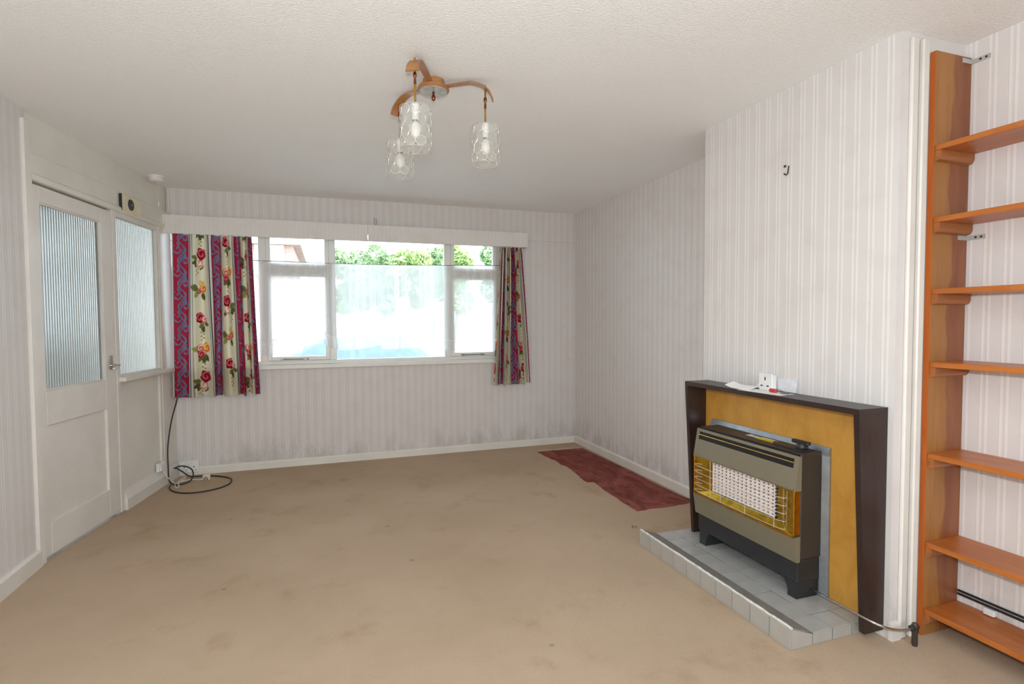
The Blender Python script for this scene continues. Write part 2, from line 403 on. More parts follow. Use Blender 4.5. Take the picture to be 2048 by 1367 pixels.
# carpet with its ragged cut-out, red felt below
cut = [(1.946, 4.976), (2.13, 4.968), (2.30, 4.965), (2.455, 4.96), (2.47, 4.6), (2.47, 3.4), (2.487, 3.17), (2.38, 3.158), (2.25, 3.145), (2.10, 3.152), (1.969, 3.141),
       (1.972, 3.30), (1.978, 3.42), (1.98, 3.545), (1.985, 3.66), (2.0, 3.76), (1.999, 3.835), (1.962, 3.845), (1.948, 3.88), (1.965, 4.02), (1.985, 4.2), (1.993, 4.353), (1.972, 4.42), (1.985, 4.561), (1.965, 4.62), (1.957, 4.717), (1.95, 4.85)]
rag = []
for i, a in enumerate(cut):
    b = cut[(i+1) % len(cut)]
    for k in range(4):
        t_ = k/4; j = 0 if k == 0 else random.uniform(-.006, .006)
        rag.append((a[0]+(b[0]-a[0])*t_+j, a[1]+(b[1]-a[1])*t_+j))
import bmesh
bm = bmesh.new()
outer = [(XL, YB), (XR, YB), (XR, D), (X1, D), (XL, Y0)]
ov = [bm.verts.new((x, y, 0)) for x, y in outer]; iv = [bm.verts.new((min(x, XR-.001), y, 0)) for x, y in rag]
es = [bm.edges.new((ov[i], ov[(i+1) % len(ov)])) for i in range(len(ov))]+[bm.edges.new((iv[i], iv[(i+1) % len(iv)])) for i in range(len(iv))]
bmesh.ops.triangle_fill(bm, edges=es, use_beauty=True)
r_ = bmesh.ops.extrude_face_region(bm, geom=list(bm.faces))
for g in r_['geom']:
    if isinstance(g, bmesh.types.BMVert): g.co.z = -.012
bmesh.ops.recalc_face_normals(bm, faces=bm.faces)
cme = bpy.data.meshes.new('carpet'); bm.to_mesh(cme); bm.free(); cme.materials.append(M['carpet'])
co = bpy.data.objects.new('carpet', cme); COL.objects.link(co); tag(co, 'worn beige carpet over the whole floor, cut away raggedly at the alcove', 'carpet')
single('underlay', MB().box(1.88, XR-.004, 3.08, 5.04, -.02, -.0125), M['felt'], 'red fibrous underlay laid bare beside the far alcove skirting', 'underlay')

# ------------------------------------------------------------------ door partition (set at an angle)
P = lambda: MB(pw)
LP = (Vector((D-Y0, 0, 0)).x, )
LEN = math.hypot(X1-XL, D-Y0)
wp = sroot('wall_porch', 'cream painted timber partition holding the door and side light', pw(0, 0, 0))
part('upper_panel', P().box(.03, LEN, -.05, -.022, 2.19, HT), M['cream'], wp)
part('header_rail', P().box(.03, LEN, -.06, 0, 2.085, 2.197, .004), M['cream'], wp)
part('picture_moulding', P().prism([(0, 2.045), (.012, 2.05), (.018, 2.075), (.008, 2.088), (0, 2.09), (-.05, 2.09), (-.05, 2.045)], .03, LEN, 'x'), M['cream'], wp)
part('corner_post', P().box(-.03, .028, -.08, .02, 0, HT-.05, .006), M['white'], wp)
part('door_gap_block', P().box(.03, .815, -.075, -.047, 1.99, 2.06), M['white'], wp)  # strip added behind the door-top gap to block porch light and keep it dark
part('door_post', P().box(.815, .858, -.07, .004, 0, 2.05, .003), M['white'], wp)
part('end_post', P().box(1.478, LEN, -.07, .004, 0, 2.05, .003), M['white'], wp)
part('lower_panel', P().box(.858, 1.478, -.04, -.014, 0, .90), M['cream'], wp)
part('panel_stile', P().box(1.44, 1.478, -.03, 0, .1, .89, .003), M['cream'], wp)
part('corner_bead', P().box(LEN-.035, LEN-.022, 0, .012, 2.2, 2.375, .003), M['white'], wp)
struct('baseboard_porch', P().prism([(0, 0), (.022, 0), (.022, .075), (.012, .1), (.0, .125), (-.014, .13), (-.014, 0)], .86, LEN-.02, 'x'), M['white'], 'moulded white skirting under the side light')
# prism(axis x) gives (a, p0, p1) -> (s, n, z)
dr = sroot('door_1', 'white half glazed door with reeded glass', pw(.03, 0, .012))
DS0, DS1, DZ0, DZ1 = .034, .808, .016, 2.032
part('stile', P().box(DS0, .105, -.045, 0, DZ0, DZ1, .002), M['white'], dr); part('stile', P().box(.688, DS1, -.045, 0, DZ0, DZ1, .002), M['white'], dr)
part('top_rail', P().box(.105, .688, -.045, 0, 1.945, DZ1, .002), M['white'], dr); part('lock_rail', P().box(.105, .688, -.045, 0, .73, .92, .002), M['white'], dr)
part('bottom_rail', P().box(.105, .688, -.045, 0, DZ0, .195, .002), M['white'], dr); part('sunk_panel', P().box(.1, .692, -.03, -.016, .19, .735), M['white'], dr)
bd = P()
for a0, a1, z0, z1 in ((.105, .115, .92, 1.945), (.678, .688, .92, 1.945), (.115, .678, .92, .93), (.115, .678, 1.935, 1.945)): bd.box(a0, a1, -.018, -.004, z0, z1, .002)
part('glazing_bead', bd, M['white'], dr)
def reeded(s0, s1, z0, z1, n0, parent, pitch=.0225):
    mb = P(); k = int(round((s1-s0)/pitch)); seg = 8; V = []; Fs = []
    for i in range(k*seg+1):
        s = s0+(s1-s0)*i/(k*seg); a = (i % seg)/seg; r = n0+.0045*math.sin(math.pi*a)
        V += [(s, r, z0), (s, r, z1), (s, n0-.004, z0), (s, n0-.004, z1)]
    for i in range(k*seg):
        b = 4*i; Fs += [(b, b+4, b+5, b+1), (b+2, b+3, b+7, b+6), (b, b+2, b+6, b+4), (b+1, b+5, b+7, b+3)]
    e = 4*k*seg; Fs += [(0, 1, 3, 2), (e, e+2, e+3, e+1)]
    mb.add(V, Fs); o = part('reeded_pane', mb, M['reeded'], parent, 50); o.data.materials.append(M['glass'])
    for i in range(k*seg): o.data.polygons[4*i+1].material_index = 1
    return o
reeded(.106, .687, .921, 1.944, -.026, dr)
for zc in (1.80, .16):
    hg = P(); hg.box(.022, .034, -.002, .005, zc-.045, zc+.045)
    h_ = part('hinge', hg, M['white'], dr)
    kn = MB(); kn.tube([pw(.031, .005, zc-.045), pw(.031, .005, zc+.045)], .006); part('knuckle', kn, M['wire_m'], h_, 40)
hp = part('handle_plate', P().box(.725, .765, 0, .006, .985, 1.075, .002), M['chrome'], dr)
part('lever', MB().tube(smooth([pw(.745, .004, 1.01), pw(.745, .045, 1.01), pw(.735, .056, 1.01), pw(.69, .058, 1.0), pw(.65, .055, .992)], 5), [.009]*6+[.009]*10+[.006]*5), M['chrome'], hp, 60)
# side light
sl = sroot('window_2', 'reeded side light beside the door', pw(1.17, 0, .9))
fr = P(); fr.box(.858, .872, -.05, -.002, .925, 2.045).box(1.462, 1.478, -.05, -.002, .925, 2.045).box(.872, 1.462, -.05, -.002, 2.012, 2.045).box(.872, 1.462, -.05, -.002, .918, .934)
part('window_frame', fr, M['cream'], sl)
reeded(.871, 1.463, .933, 2.013, -.03, sl)
part('window_sill', P().box(.84, LEN-.01, -.05, .045, .889, .92, .004), M['white'], sl)

# ------------------------------------------------------------------ long window
w1 = sroot('window_1', 'long white framed window of top lights, casements and a centre pane', (.25, D+.08, WZ0))
YW0, YW1 = D+.05, D+.11
def wbar(nm, x0, x1, z0, z1, y0=YW0, y1=YW1, b=.003): return part(nm, MB().box(x0, x1, y0, y1, z0, z1, b), M['wframe'], w1)
K = 1.012
wbar('bottom_rail', WX0, WX1, WZ0, .943); wbar('top_rail', WX0, WX1, 2.105, WZ1)
for a, b in ((WX0, -1.13), (-.548, -.488), (.036, .094), (1.11, 1.168), (1.64, WX1)): wbar('mullion', a, b, .943, 2.105)
for a, b in ((-.488, .036), (1.168, 1.64)):
    wbar('transom', a, b, 1.735, 1.775)
    for nm, z0, z1 in (('casement', .945, 1.733), ('top_light', 1.777, 2.104)):
        m = MB(); y0, y1 = YW0-.012, YW1-.01; t_ = .035
        m.box(a, a+t_, y0, y1, z0, z1, .003).box(b-t_, b, y0, y1, z0, z1, .003).box(a+t_, b-t_, y0, y1, z0, z0+t_, .003).box(a+t_, b-t_, y0, y1, z1-t_, z1, .003)
        c_ = part(nm, m, M['wframe'], w1)
        part('pane', MB().box(a+t_, b-t_, YW0+.02, YW0+.024, z0+t_, z1-t_), M['glass'], c_)
        if nm == 'casement':
            st = MB(); st.tube([(a+.1, y0-.012, z0+.014), (a+.34, y0-.012, z0+.012)], .004).box(a+.1, a+.125, y0-.016, y0, z0+.005, z0+.02).box(a+.3, a+.325, y0-.016, y0, z0+.005, z0+.02)
            part('casement_stay', st, M['wire_m'], c_)
part('pane', MB().box(.094, 1.11, YW0+.02, YW0+.024, .943, 2.105), M['glass'], w1)
part('pane', MB().box(-1.13, -.548, YW0+.02, YW0+.024, .943, 2.105), M['glass'], w1)
part('window_sill', MB().box(-1.16, WX1+.01, D-.032, YW0, .874, .912, .005), M['wframe'], w1)

# ------------------------------------------------------------------ outside
struct('ground', MB().box(-40, 40, D+.25, 90, -.5, -.3).box(-40, XL-.2, -20, D+.25, -.5, -.3), M['tarmac'], 'pale tarmac street outside')
# porch beyond the partition
struct('wall_outside', MB().box(-3.0, -2.75, 3.3, D+.25, -.3, 2.6).box(-2.75, XL-.1, 3.25, 3.45, -.3, 2.6), M['porch'], 'dull painted porch wall beyond the glazed door')
def plan(z0, z1): return MB().prism([(-2.75, Y0-.05), (XL-.205, Y0-.05), (XL-.205, Y0+.03), tuple(pw(-.03, -.085, 0)[:2]), tuple(pw(LEN+.02, -.085, 0)[:2]), (-1.36, D+.3), (-2.75, D+.3)], z0, z1, 'z')
struct('porch_roof', plan(2.2, 2.45), M['white'], 'white porch soffit beyond the glazed door')
struct('porch_step', plan(-.3, -.03), M['outer'], 'concrete porch step beyond the glazed door')

def house(x0, x1, y, zr, label, wallm):
    t = thing('house', ((x0+x1)/2, y, -.3), label, 'house')
    part('wall', MB().box(x0, x1, y, y+7, -.3, zr), wallm, t)
    rf = part('roof', MB().prism([(y-.4, zr), (y+7.4, zr), (y+3.5, zr+2.8)], x0-.3, x1+.3, 'x'), M['tile_roof'], t)
    part('chimney', MB().box(x0*.45+x1*.55-.5, x0*.45+x1*.55+.5, y+2.6, y+3.4, zr+1.2, zr+4.2), M['brick'], rf)
    for k in range(3):
        xa = x0+.9+k*(x1-x0-1.8)/2-.55
        for za in (.6, 3.2):
            wf = part('window', MB().box(xa, xa+1.1, y-.06, y+.02, za, za+1.2), M['wframe'], t)
            part('pane', MB().box(xa+.08, xa+1.02, y-.08, y-.05, za+.08, za+1.12), M['shut'], wf)
    part('door', MB().box(x0+2.1, x0+3.0, y-.05, y+.02, -.3, 1.75), M['shut'], t)
    return t
house(-9.5, -1.2, 24, 4.4, 'red brick house with a tall chimney seen through the left casement', M['brick'])
def tree(x, y, h, r, mat, label, seed):
    rn = random.Random(seed); t = thing('tree', (x, y, -.3), label, 'tree', 'trees across the street')
    part('trunk', MB().tube(smooth([(x, y, -.3), (x+.1, y, h*.25), (x-.1, y+.1, h*.5), (x, y, h*.8)], 4), [.22]*4+[.17]*4+[.1]*5), M['bark'], t, 60)
    m = MB()
    cl = [(x+rn.uniform(-.6, .6)*r, y+rn.uniform(-.6, .6)*r, h*.62+rn.uniform(-.32, .38)*h*.8, r*rn.uniform(.35, .6)) for _ in range(14)]
    V = []; Fs = []
    for i in range(3400):
        cx, cy, cz, cr = rn.choice(cl); d = Vector((rn.gauss(0, 1), rn.gauss(0, 1), rn.gauss(0, 1))).normalized()*cr*rn.uniform(.75, 1.05)
        c = Vector((cx, cy, cz))+d; a = Vector((rn.gauss(0, 1), rn.gauss(0, 1), rn.gauss(0, 1))).normalized(); b = a.orthogonal().normalized(); q = rn.uniform(.14, .3)
        k = len(V); V += [c-a*q, c+b*q*.5, c+a*q, c-b*q*.5]; Fs.append((k, k+1, k+2, k+3))
    m.add([tuple(v) for v in V], Fs); f = part('foliage', m, mat, t); f['kind'] = 'stuff'
tree(1.7, 39, 6.3, 1.5, M['leaf2'], 'small tree seen left of centre above the net curtain', 1)
tree(5.4, 38, 6.9, 1.5, M['leaf'], 'bright bushy tree seen above the middle of the net curtain', 2)
tree(9.1, 39, 7.0, 1.5, M['leaf'], 'spreading tree seen beside the right hand mullion', 3)
tree(12.8, 40, 7.2, 1.5, M['leaf2'], 'tree seen through the right hand top light', 4)
tree(4.6, 47, 7.4, 1.6, M['leaf2'], 'paler tree farther off in the gap left of the bushy tree', 5)
tree(9.0, 47, 7.9, 1.6, M['leaf2'], 'paler tree farther off in the gap right of the bushy tree', 6)
# parked car
def car(x0, y0, zb):
    t = thing('car', (x0+2, y0+.85, zb), 'light blue car parked outside below the net curtain', 'car')
    X = lambda a: x0+a
    body = [(0, .3), (.05, .62), (.35, .78), (1.05, .86), (3.35, .88), (3.9, .80), (4.0, .55), (3.98, .3)]
    part('body', MB().prism([(X(a), zb+b) for a, b in body], y0, y0+1.65, 'y'), M['blue'], t)
    cab = [(1.05, .86), (1.75, 1.36), (2.95, 1.40), (3.5, .88)]
    m = MB(); n = len(cab)
    V = [(X(a), y0+.05+(b-.86)*.35, zb+b) for a, b in cab]+[(X(a), y0+1.6-(b-.86)*.35, zb+b) for a, b in cab]
    m.add(V, [tuple(range(n))[::-1], tuple(range(n, 2*n))]+[(i, (i+1) % n, n+(i+1) % n, n+i) for i in range(n)]); cb = part('cabin', m, M['blue'], t)
    g = MB()
    def win(a0, b0, a1, b1, a2, b2, a3, b3):
        o = lambda b: y0+.05+(b-.86)*.35-.008
        g.add([(X(a0), o(b0), zb+b0), (X(a1), o(b1), zb+b1), (X(a2), o(b2), zb+b2), (X(a3), o(b3), zb+b3)], [(0, 1, 2, 3)])
    win(1.25, .92, 2.2, .92, 2.2, 1.3, 1.78, 1.3); win(2.28, .92, 3.3, .92, 2.9, 1.32, 2.28, 1.31); part('side_window', g, M['cglass'], cb)
    for a in (.8, 3.2):
        for q in (y0-.02, y0+1.47):
            m = MB()
            m.lathe([(.28, 0), (.31, .03), (.31, .17), (.28, .2)], (0, 0, 0), 20); m.v = [Vector((X(a)+v.x, q+v.z, zb+.31+v.y)) for v in m.v]
            part('wheel', m, M['tyre'], t, 40)
car(-1.9, 7.4, -.3)

# ------------------------------------------------------------------ pelmet
PY0, PY1 = D-.125, D-.0125
pl = thing('curtain_pelmet', (.35, D-.07, 2.0), 'long papered box pelmet above the window', 'pelmet')
zt0, zb0 = 2.160, 2.012
part('front_board', MB().box(-1.228, .372, PY0-.012, PY0, zb0, zt0+.002, .002), M['paper_p'], pl)
part('front_board', MB().box(.376, 1.912, PY0-.012, PY0, zb0+.004, zt0, .002), M['paper_p'], pl)
part('top_board', MB().box(-1.215, 1.905, PY0, PY1, zt0-.014, zt0-.001), M['white'], pl)
part('end_board', MB().box(1.898, 1.912, PY0, PY1, zb0+.004, zt0), M['paper_p'], pl)
part('curtain_rail', MB().box(-1.19, 1.89, D-.075, D-.065, 2.02, 2.035), M['plastic'], pl)

# ------------------------------------------------------------------ curtains (print painted per vertex on a fine cloth grid)
def lin(h): return np.array(S(h)[:3])
def paint(u, v, seed):
    """cloth print: v metres up from the hem, u metres across"""
    u = u/1.25; v = v/1.25; rep = .335; q = np.mod(u, rep); band = np.floor(u/rep).astype(int)
    col = np.empty(u.shape+(3,)); col[:] = lin('#d6cdb4')
    def put(mask, c, a=1.0):
        m = (np.clip(mask, 0, 1)*a)[..., None]; col[:] = col*(1-m)+np.asarray(c)*m
    white = ((q > .112) & (q < .142)) | (q > .305); put(white.astype(float), lin('#cfc8c0'))
    for c0 in (.126, .312): put((np.abs(q-c0) < .0035).astype(float), lin('#2f3f48'))
    put((np.abs(q-.148) < .002).astype(float), lin('#6b7a78')); put((np.abs(q-.298) < .002).astype(float), lin('#6b7a78'))
    red = (q < .112); put(red.astype(float), lin('#a82a40'))
    # scrolling acanthus in blue grey on the red
    x = q-.056; per = .15; ph = 2*np.pi*v/per
    sc = np.zeros_like(u)
    for sgn, off in ((1, 0), (-1, np.pi)):
        c1 = sgn*.026*np.sin(ph+off*.5)
        sc = np.maximum(sc, np.exp(-((x-c1)/.0065)**2))
    for k in (0, 1):
        vy = np.mod(v+k*per/2, per)-per/2; cx = (.024 if k else -.024)
        r = np.hypot(x-cx, vy); th = np.arctan2(vy, x-cx)
        sc = np.maximum(sc, np.exp(-((r-.006-.0042*np.mod(th*(1 if k else -1)+np.pi, 2*np.pi))/.005)**2)*(r < .036))
        for s_ in (-1, 1):
            lx = (x-cx*1.5)*.8+s_*vy*.6; ly = -(x-cx*1.5)*.6*s_+vy*.8
            sc = np.maximum(sc, (np.hypot((lx)/.006, (ly-.035)/.018) < 1)*.9)
    put(np.where(red, (sc > .3), 0).astype(float), lin('#6c7590'))
    put((red & ((q < .004) | (q > .108))).astype(float), lin('#6d4560'))
    # flower sprays down the cream band
    rn = random.Random(seed); vv = v; kinds = ['red', 'orange', 'redsmall', 'yellow']
    def leaf(cx, cy, L, w, ang, c):
        dx, dy = q-cx, vv-cy; ca, sa = np.cos(ang), np.sin(ang); a = dx*ca+dy*sa; b = -dx*sa+dy*ca
        t = a/L; wid = w*np.sin(np.pi*np.clip(t, 0, 1))**.7
        m = (t > 0) & (t < 1) & (np.abs(b) < wid) & here
        put(m.astype(float), c); put((m & (np.abs(b) < .0016)).astype(float), c*.55)
    def rose(cx, cy, r, c, dk, lt):
        r = r*1.16
        dx, dy = q-cx, vv-cy; d = np.hypot(dx, dy); th = np.arctan2(dy, dx); rr = r*(1+.10*np.cos(5*th+cx*90)+.05*np.cos(3*th))
        m = (d < rr) & here; sp = np.sin(th+d/r*8.5)
        put(m.astype(float), c); put((m & (sp > .55)).astype(float), lt, .8); put((m & (sp < -.6)).astype(float), dk, .85)
        put((m & (d > rr*.93)).astype(float), dk, .6)
    G1, G2, G3 = lin('#6d7340'), lin('#535a33'), lin('#9a9a55')
    for bnd in range(int(band.min()), int(band.max())+1):
        here = (band == bnd) & (q > .112) & (q < .335); c0 = .222
        for i in range(8):
            y = .10+i*.205+(.10 if bnd % 2 else 0); k = kinds[(i+bnd*2) % 4]; sx = 1 if (i+bnd) % 2 else -1
            if k == 'red':
                for a in (-.5, .35, -1.0): leaf(c0+.02*sx, y-.01, .062, .017, (a if sx > 0 else math.pi-a), G1 if a > -.4 else G2)
                leaf(c0-.02*sx, y-.03, .05, .013, -2.0, G2)
                rose(c0-.004, y-.027, .030, lin('#dcb9a6'), lin('#b07a6c'), lin('#ecdcc8')); rose(c0-.012*sx, y+.030, .034, lin('#a8263a'), lin('#6d1526'), lin('#d06a70'))
                for j in range(5): leaf(c0+.03*sx+.004*(j % 2), y-.05-j*.013, .018, .005, -.6 if j % 2 else -2.4, G3)
            elif k == 'orange':
                for a in (-.9, -2.2, -1.5, 2.6): leaf(c0, y-.02, .066, .017, a, G1 if a < -2 else G2)
                leaf(c0-.03, y+.004, .055, .018, 2.9, G3)
                rose(c0-.02, y+.014, .026, lin('#d89a8f'), lin('#a04a50'), lin('#eac9b8')); rose(c0+.027, y+.022, .028, lin('#dd9040'), lin('#b75a2a'), lin('#eec06e')); rose(c0-.016, y-.022, .024, lin('#b23a4a'), lin('#7a2030'), lin('#d98080'))
                for j in range(4): leaf(c0, y-.075-j*.013, .018, .005, -.6 if j % 2 else -2.4, G3)
            elif k == 'redsmall':
                leaf(c0+.012, y-.02, .05, .015, -.3, G1); leaf(c0, y-.025, .06, .014, -1.4, G2); leaf(c0+.01, y-.02, .045, .013, -2.3, G1)
                rose(c0-.014, y+.016, .031, lin('#a3202f'), lin('#681422'), lin('#d0707a')); rose(c0+.02, y+.004, .020, lin('#d89a8f'), lin('#a04a50'), lin('#efd2bd'))
                for j in range(5): leaf(c0, y-.075-j*.013, .018, .005, -.6 if j % 2 else -2.4, G3)
            else:
                leaf(c0-.02, y, .07, .024, 2.9, G1); leaf(c0-.02, y-.01, .06, .02, -2.3, G3); leaf(c0+.01, y-.02, .055, .015, -1.3, G2)
                rose(c0+.02, y+.006, .024, lin('#d4823f'), lin('#b0502a'), lin('#e8b96a')); rose(c0+.008, y+.042, .016, lin('#d6b04f'), lin('#a9782f'), lin('#ecd890')); rose(c0-.012, y-.012, .016, lin('#c0505a'), lin('#8a2a38'), lin('#e0a09a'))
    return col
def curtain(name, label, top, bot, zt, zb, yc, folds, amp, u0, seed, wts=None):
    rn = np.random.RandomState(seed); nx, nz = 330, 280
    t = np.linspace(0, 1, nx)[None, :]; w = np.linspace(0, 1, nz)[:, None]     # w=0 at the top
    knots = np.cumsum(np.r_[0, .6+.8*rn.rand(folds)]); knots = np.cumsum(np.r_[0, wts])*1.0 if wts else knots; knots /= knots[-1]
    ph = np.interp(t, knots, np.arange(folds+1)*2*np.pi)
    am = np.interp(t, knots, amp*(.55+.9*rn.rand(folds+1)))
    g = np.where(w < .05, .55+w*6, .85+.25*w)
    dep = am*g*(np.sin(ph+.5*np.sin(w*3))+.30*np.sin(2*ph+1.3+w*2.2))
    xl = top[0]+(bot[0]-top[0])*w**1.1; xr = top[1]+(bot[1]-top[1])*w**1.1
    warp = t+.026*np.sin(ph*.45+w*2.4)*np.sin(np.pi*t)*(.3+.7*w)
    sw = .35*am*np.cos(ph)*g      # folds lean over
    x = xl+(xr-xl)*warp+sw; y = np.minimum(yc-dep, D-.04)
    z = zt+(zb-zt)*w+.006*np.sin(ph*.7+1)*w**6+np.zeros_like(x)
    iu = int(nz*.6); du = np.hypot(np.diff(x[iu]), np.diff(y[iu])); u = u0+np.r_[0, np.cumsum(du)]
    U = np.repeat(u[None, :], nz, 0); V = (zt-zb)*(1-w)+np.zeros_like(U)
    col = paint(U, V, seed)
    co_ = np.stack([x, y, z], -1).reshape(-1, 3); off = np.array([(top[0]+top[1])/2, yc, zb]); co_ -= off
    idx = np.arange(nx*nz).reshape(nz, nx); fs = np.stack([idx[:-1, :-1], idx[1:, :-1], idx[1:, 1:], idx[:-1, 1:]], -1).reshape(-1, 4)
    me = bpy.data.meshes.new(name); me.from_pydata(co_.tolist(), [], fs.tolist()); me.update()
    at = me.color_attributes.new('print', 'FLOAT_COLOR', 'POINT'); at.data.foreach_set('color', np.concatenate([col.reshape(-1, 3), np.ones((nx*nz, 1))], 1).ravel().astype(np.float32))
    me.materials.append(M['cloth']); me.polygons.foreach_set('use_smooth', [True]*len(me.polygons))
    r = thing(name, tuple(off), label, 'curtain', 'floral curtains')
    o = bpy.data.objects.new('cloth', me); COL.objects.link(o); o.parent = r
    hd = MB().box(top[0], top[1], yc+.012, yc+.016, zt-.004, zt+.02); part('heading_tape', hd, M['plastic'], r)
    return r
curtain('curtain', 'wide floral and red striped curtain hanging left of the window', (-1.180, -.588), (-1.206, -.552), 2.018, .672, D-.09, 7, .037, -.012, 4, [1.5, 1.35, 1.0, .8, .75, .6, .5])
curtain('curtain', 'narrow gathered floral curtain hanging right of the window', (1.632, 1.848), (1.552, 1.934), 2.018, .658, D-.084, 6, .034, .27, 11)

# net on its wire
def net():
    r = thing('net_curtain', (.5, D+.02, 1.0), 'sheer white half net sagging on a wire across the window', 'net curtain')
    part('wire', MB().tube(smooth([(-1.19, D+.02, 1.835), (-.5, D+.02, 1.828), (.5, D+.02, 1.822), (1.69, D+.02, 1.848)], 6), .0028, 6), M['wire_m'], r, 60)
    nx, nz = 520, 60; rn = np.random.RandomState(3); s = np.linspace(-.575, 1.66, nx); t = np.linspace(0, 1, nz)
    hx = [-.60, -.45, -.30, -.21, -.19, -.02, .03, .06, .10, .30, .41, .47, .49, .62, .80, .98, 1.05, 1.18, 1.3, 1.45, 1.7]
    hz = [1.00, .995, 1.0, 1.01, 1.06, 1.10, 1.055, 1.045, 1.03, 1.035, 1.055, 1.075, 1.03, 1.03, 1.04, 1.05, 1.02, 1.0, .995, 1.0, 1.0]
    hem = np.interp(s, hx, hz); top = np.interp(s, [-.6, -.5, .5, 1.7], [1.832, 1.826, 1.820, 1.846])
    fold = np.zeros(nx); den = np.zeros(nx)
    for c in np.r_[rn.uniform(-.57, 1.64, 46), [-.28, -.25, -.2, -.12, .0, .13, .21, .49, .98, 1.02, 1.1]]:
        wd = rn.uniform(.006, .03); a = rn.uniform(.2, 1); fold += a*.012*np.exp(-((s-c)/wd)**2); den += a*np.exp(-((s-c)/(wd*.7))**2)
    V = []; TH = []
    for j in range(nz):
        z = top+(hem-top)*t[j]; k = .6+.6*t[j]
        xx = s+.012*np.sin(s*17)*t[j]; yy = D+.02-fold*k+.004*np.sin(s*40+t[j]*5)
        V.append(np.stack([xx, yy, z], -1)); thk = .66+.2*np.clip(den, 0, 1.6)*(1-.5*t[j])
        thk = thk+np.where(z < hem+.10, .10, 0)+np.where(np.abs(z-hem-.10) < .007, .28, 0)+np.where(z > top-.02, .2, 0); TH.append(thk)
    V = np.concatenate(V); TH = np.clip(np.concatenate(TH), 0, .9)
    off = np.array(r.location); idx = np.arange(nx*nz).reshape(nz, nx); fs = np.stack([idx[:-1, :-1], idx[1:, :-1], idx[1:, 1:], idx[:-1, 1:]], -1).reshape(-1, 4)
    me = bpy.data.meshes.new('net'); me.from_pydata((V-off).tolist(), [], fs.tolist()); me.update(); me.materials.append(M['net'])
    a = me.attributes.new('thick', 'FLOAT', 'POINT'); a.data.foreach_set('value', TH.astype(np.float32)); me.polygons.foreach_set('use_smooth', [True]*len(me.polygons))
    o = bpy.data.objects.new('net', me); COL.objects.link(o); o.parent = r
net()

# ------------------------------------------------------------------ hearth
HX0, HY0, TP = 1.69, 1.60, .1073
hz_t, hz_l = .048, .086; HY1 = HY0+10*TP
he = thing('hearth', (1.9, (HY0+HY1)/2, 0), 'raised hearth of small grey glazed tiles with a chipped front kerb', 'hearth')
part('hearth_slab', MB().prism([(HX0+.0018, 0), (XC, 0), (XC, hz_t-.0005), (1.806, hz_t-.0005), (HX0+.012, hz_l-.008), (HX0+.0018, hz_l-.008)], HY0+.0018, HY1-.0018, 'y'), M['grout'], he)
part('sloped_kerb', MB().prism([(HX0+.014, hz_l-.010), (HX0+.014, hz_l-.001), (1.805, hz_t+.001), (1.805, hz_t-.008)], HY0+.002, HY1-.002, 'y'), M['kerb'], he)
rb = random.Random(5); nose = []
for i in range(60):
    y = HY0+(HY1-HY0)*i/59; nose.append((HX0+.008, y, hz_l-.001+rb.uniform(-.0015, .0012)))
part('worn_nosing', MB().tube(nose, .0062, 6), M['chip'], he, 60)
def instances(parent, name, mesh, spots):
    for loc in spots:
        o = bpy.data.objects.new(name, mesh); COL.objects.link(o); o.parent = parent; o.location = Vector(loc)-wloc(parent)
G = .003
tm = mesh_of('tile', MB().box(0, TP-.003-G, 0, TP-G, 0, .008, .0006), Vector(), M['tile'], 0)
instances(he, 'tile', tm, [(1.807+r*.1050, HY0+c*TP, hz_t-.007+rb.uniform(-.0007, .0007)) for r in range(3) for c in range(10)])
tf = mesh_of('tile', MB().box(0, .008, 0, TP-G, 0, hz_l-.004, .0006), Vector(), M['tile2'], 0)
instances(he, 'tile', tf, [(HX0, HY0+c*TP, .001) for c in range(10)])
ts = mesh_of('tile', MB().prism([(0, 0), (TP-G, 0), (TP-G, hz_t-.004), (0, hz_l-.006)], 0, .008, 'y'), Vector(), M['tile2'], 0)
t2 = mesh_of('tile', MB().box(0, TP-G-.003, 0, .008, 0, hz_t-.006, .0005), Vector(), M['tile2'], 0)
for yy in (HY0, HY1-.0085):
    instances(he, 'tile', ts, [(HX0+.009, yy, .001)]); instances(he, 'tile', t2, [(1.807+k*.105, yy, .001) for k in range(3)])

# ------------------------------------------------------------------ fire surround
SY0, SY1, SXT, SXB, SZ = 1.547, 2.632, 1.965, 2.016, .937
su = thing('fire_surround', (2.07, (SY0+SY1)/2, .03), 'dark stained box fire surround with a yellow veneer panel on the chimney breast', 'fireplace')
part('mantel_shelf', MB().prism([(SXT, SZ-.024), (XC-.001, SZ-.024), (XC-.001, SZ), (SXT, SZ)], SY0, SY1, 'y'), M['mantel'], su)
for a, b, zb_ in ((SY0, SY0+.024, .03), (SY1-.024, SY1, .049)):
    part('side_board', MB().prism([(SXB, zb_), (XC-.001, zb_), (XC-.001, SZ-.0245), (SXT, SZ-.0245)], a, b, 'y'), M['mantel'], su)
part('veneer_panel', MB().box(2.094, 2.110, SY0+.0245, SY1-.0245, .05, SZ-.025), M['veneer'], su)
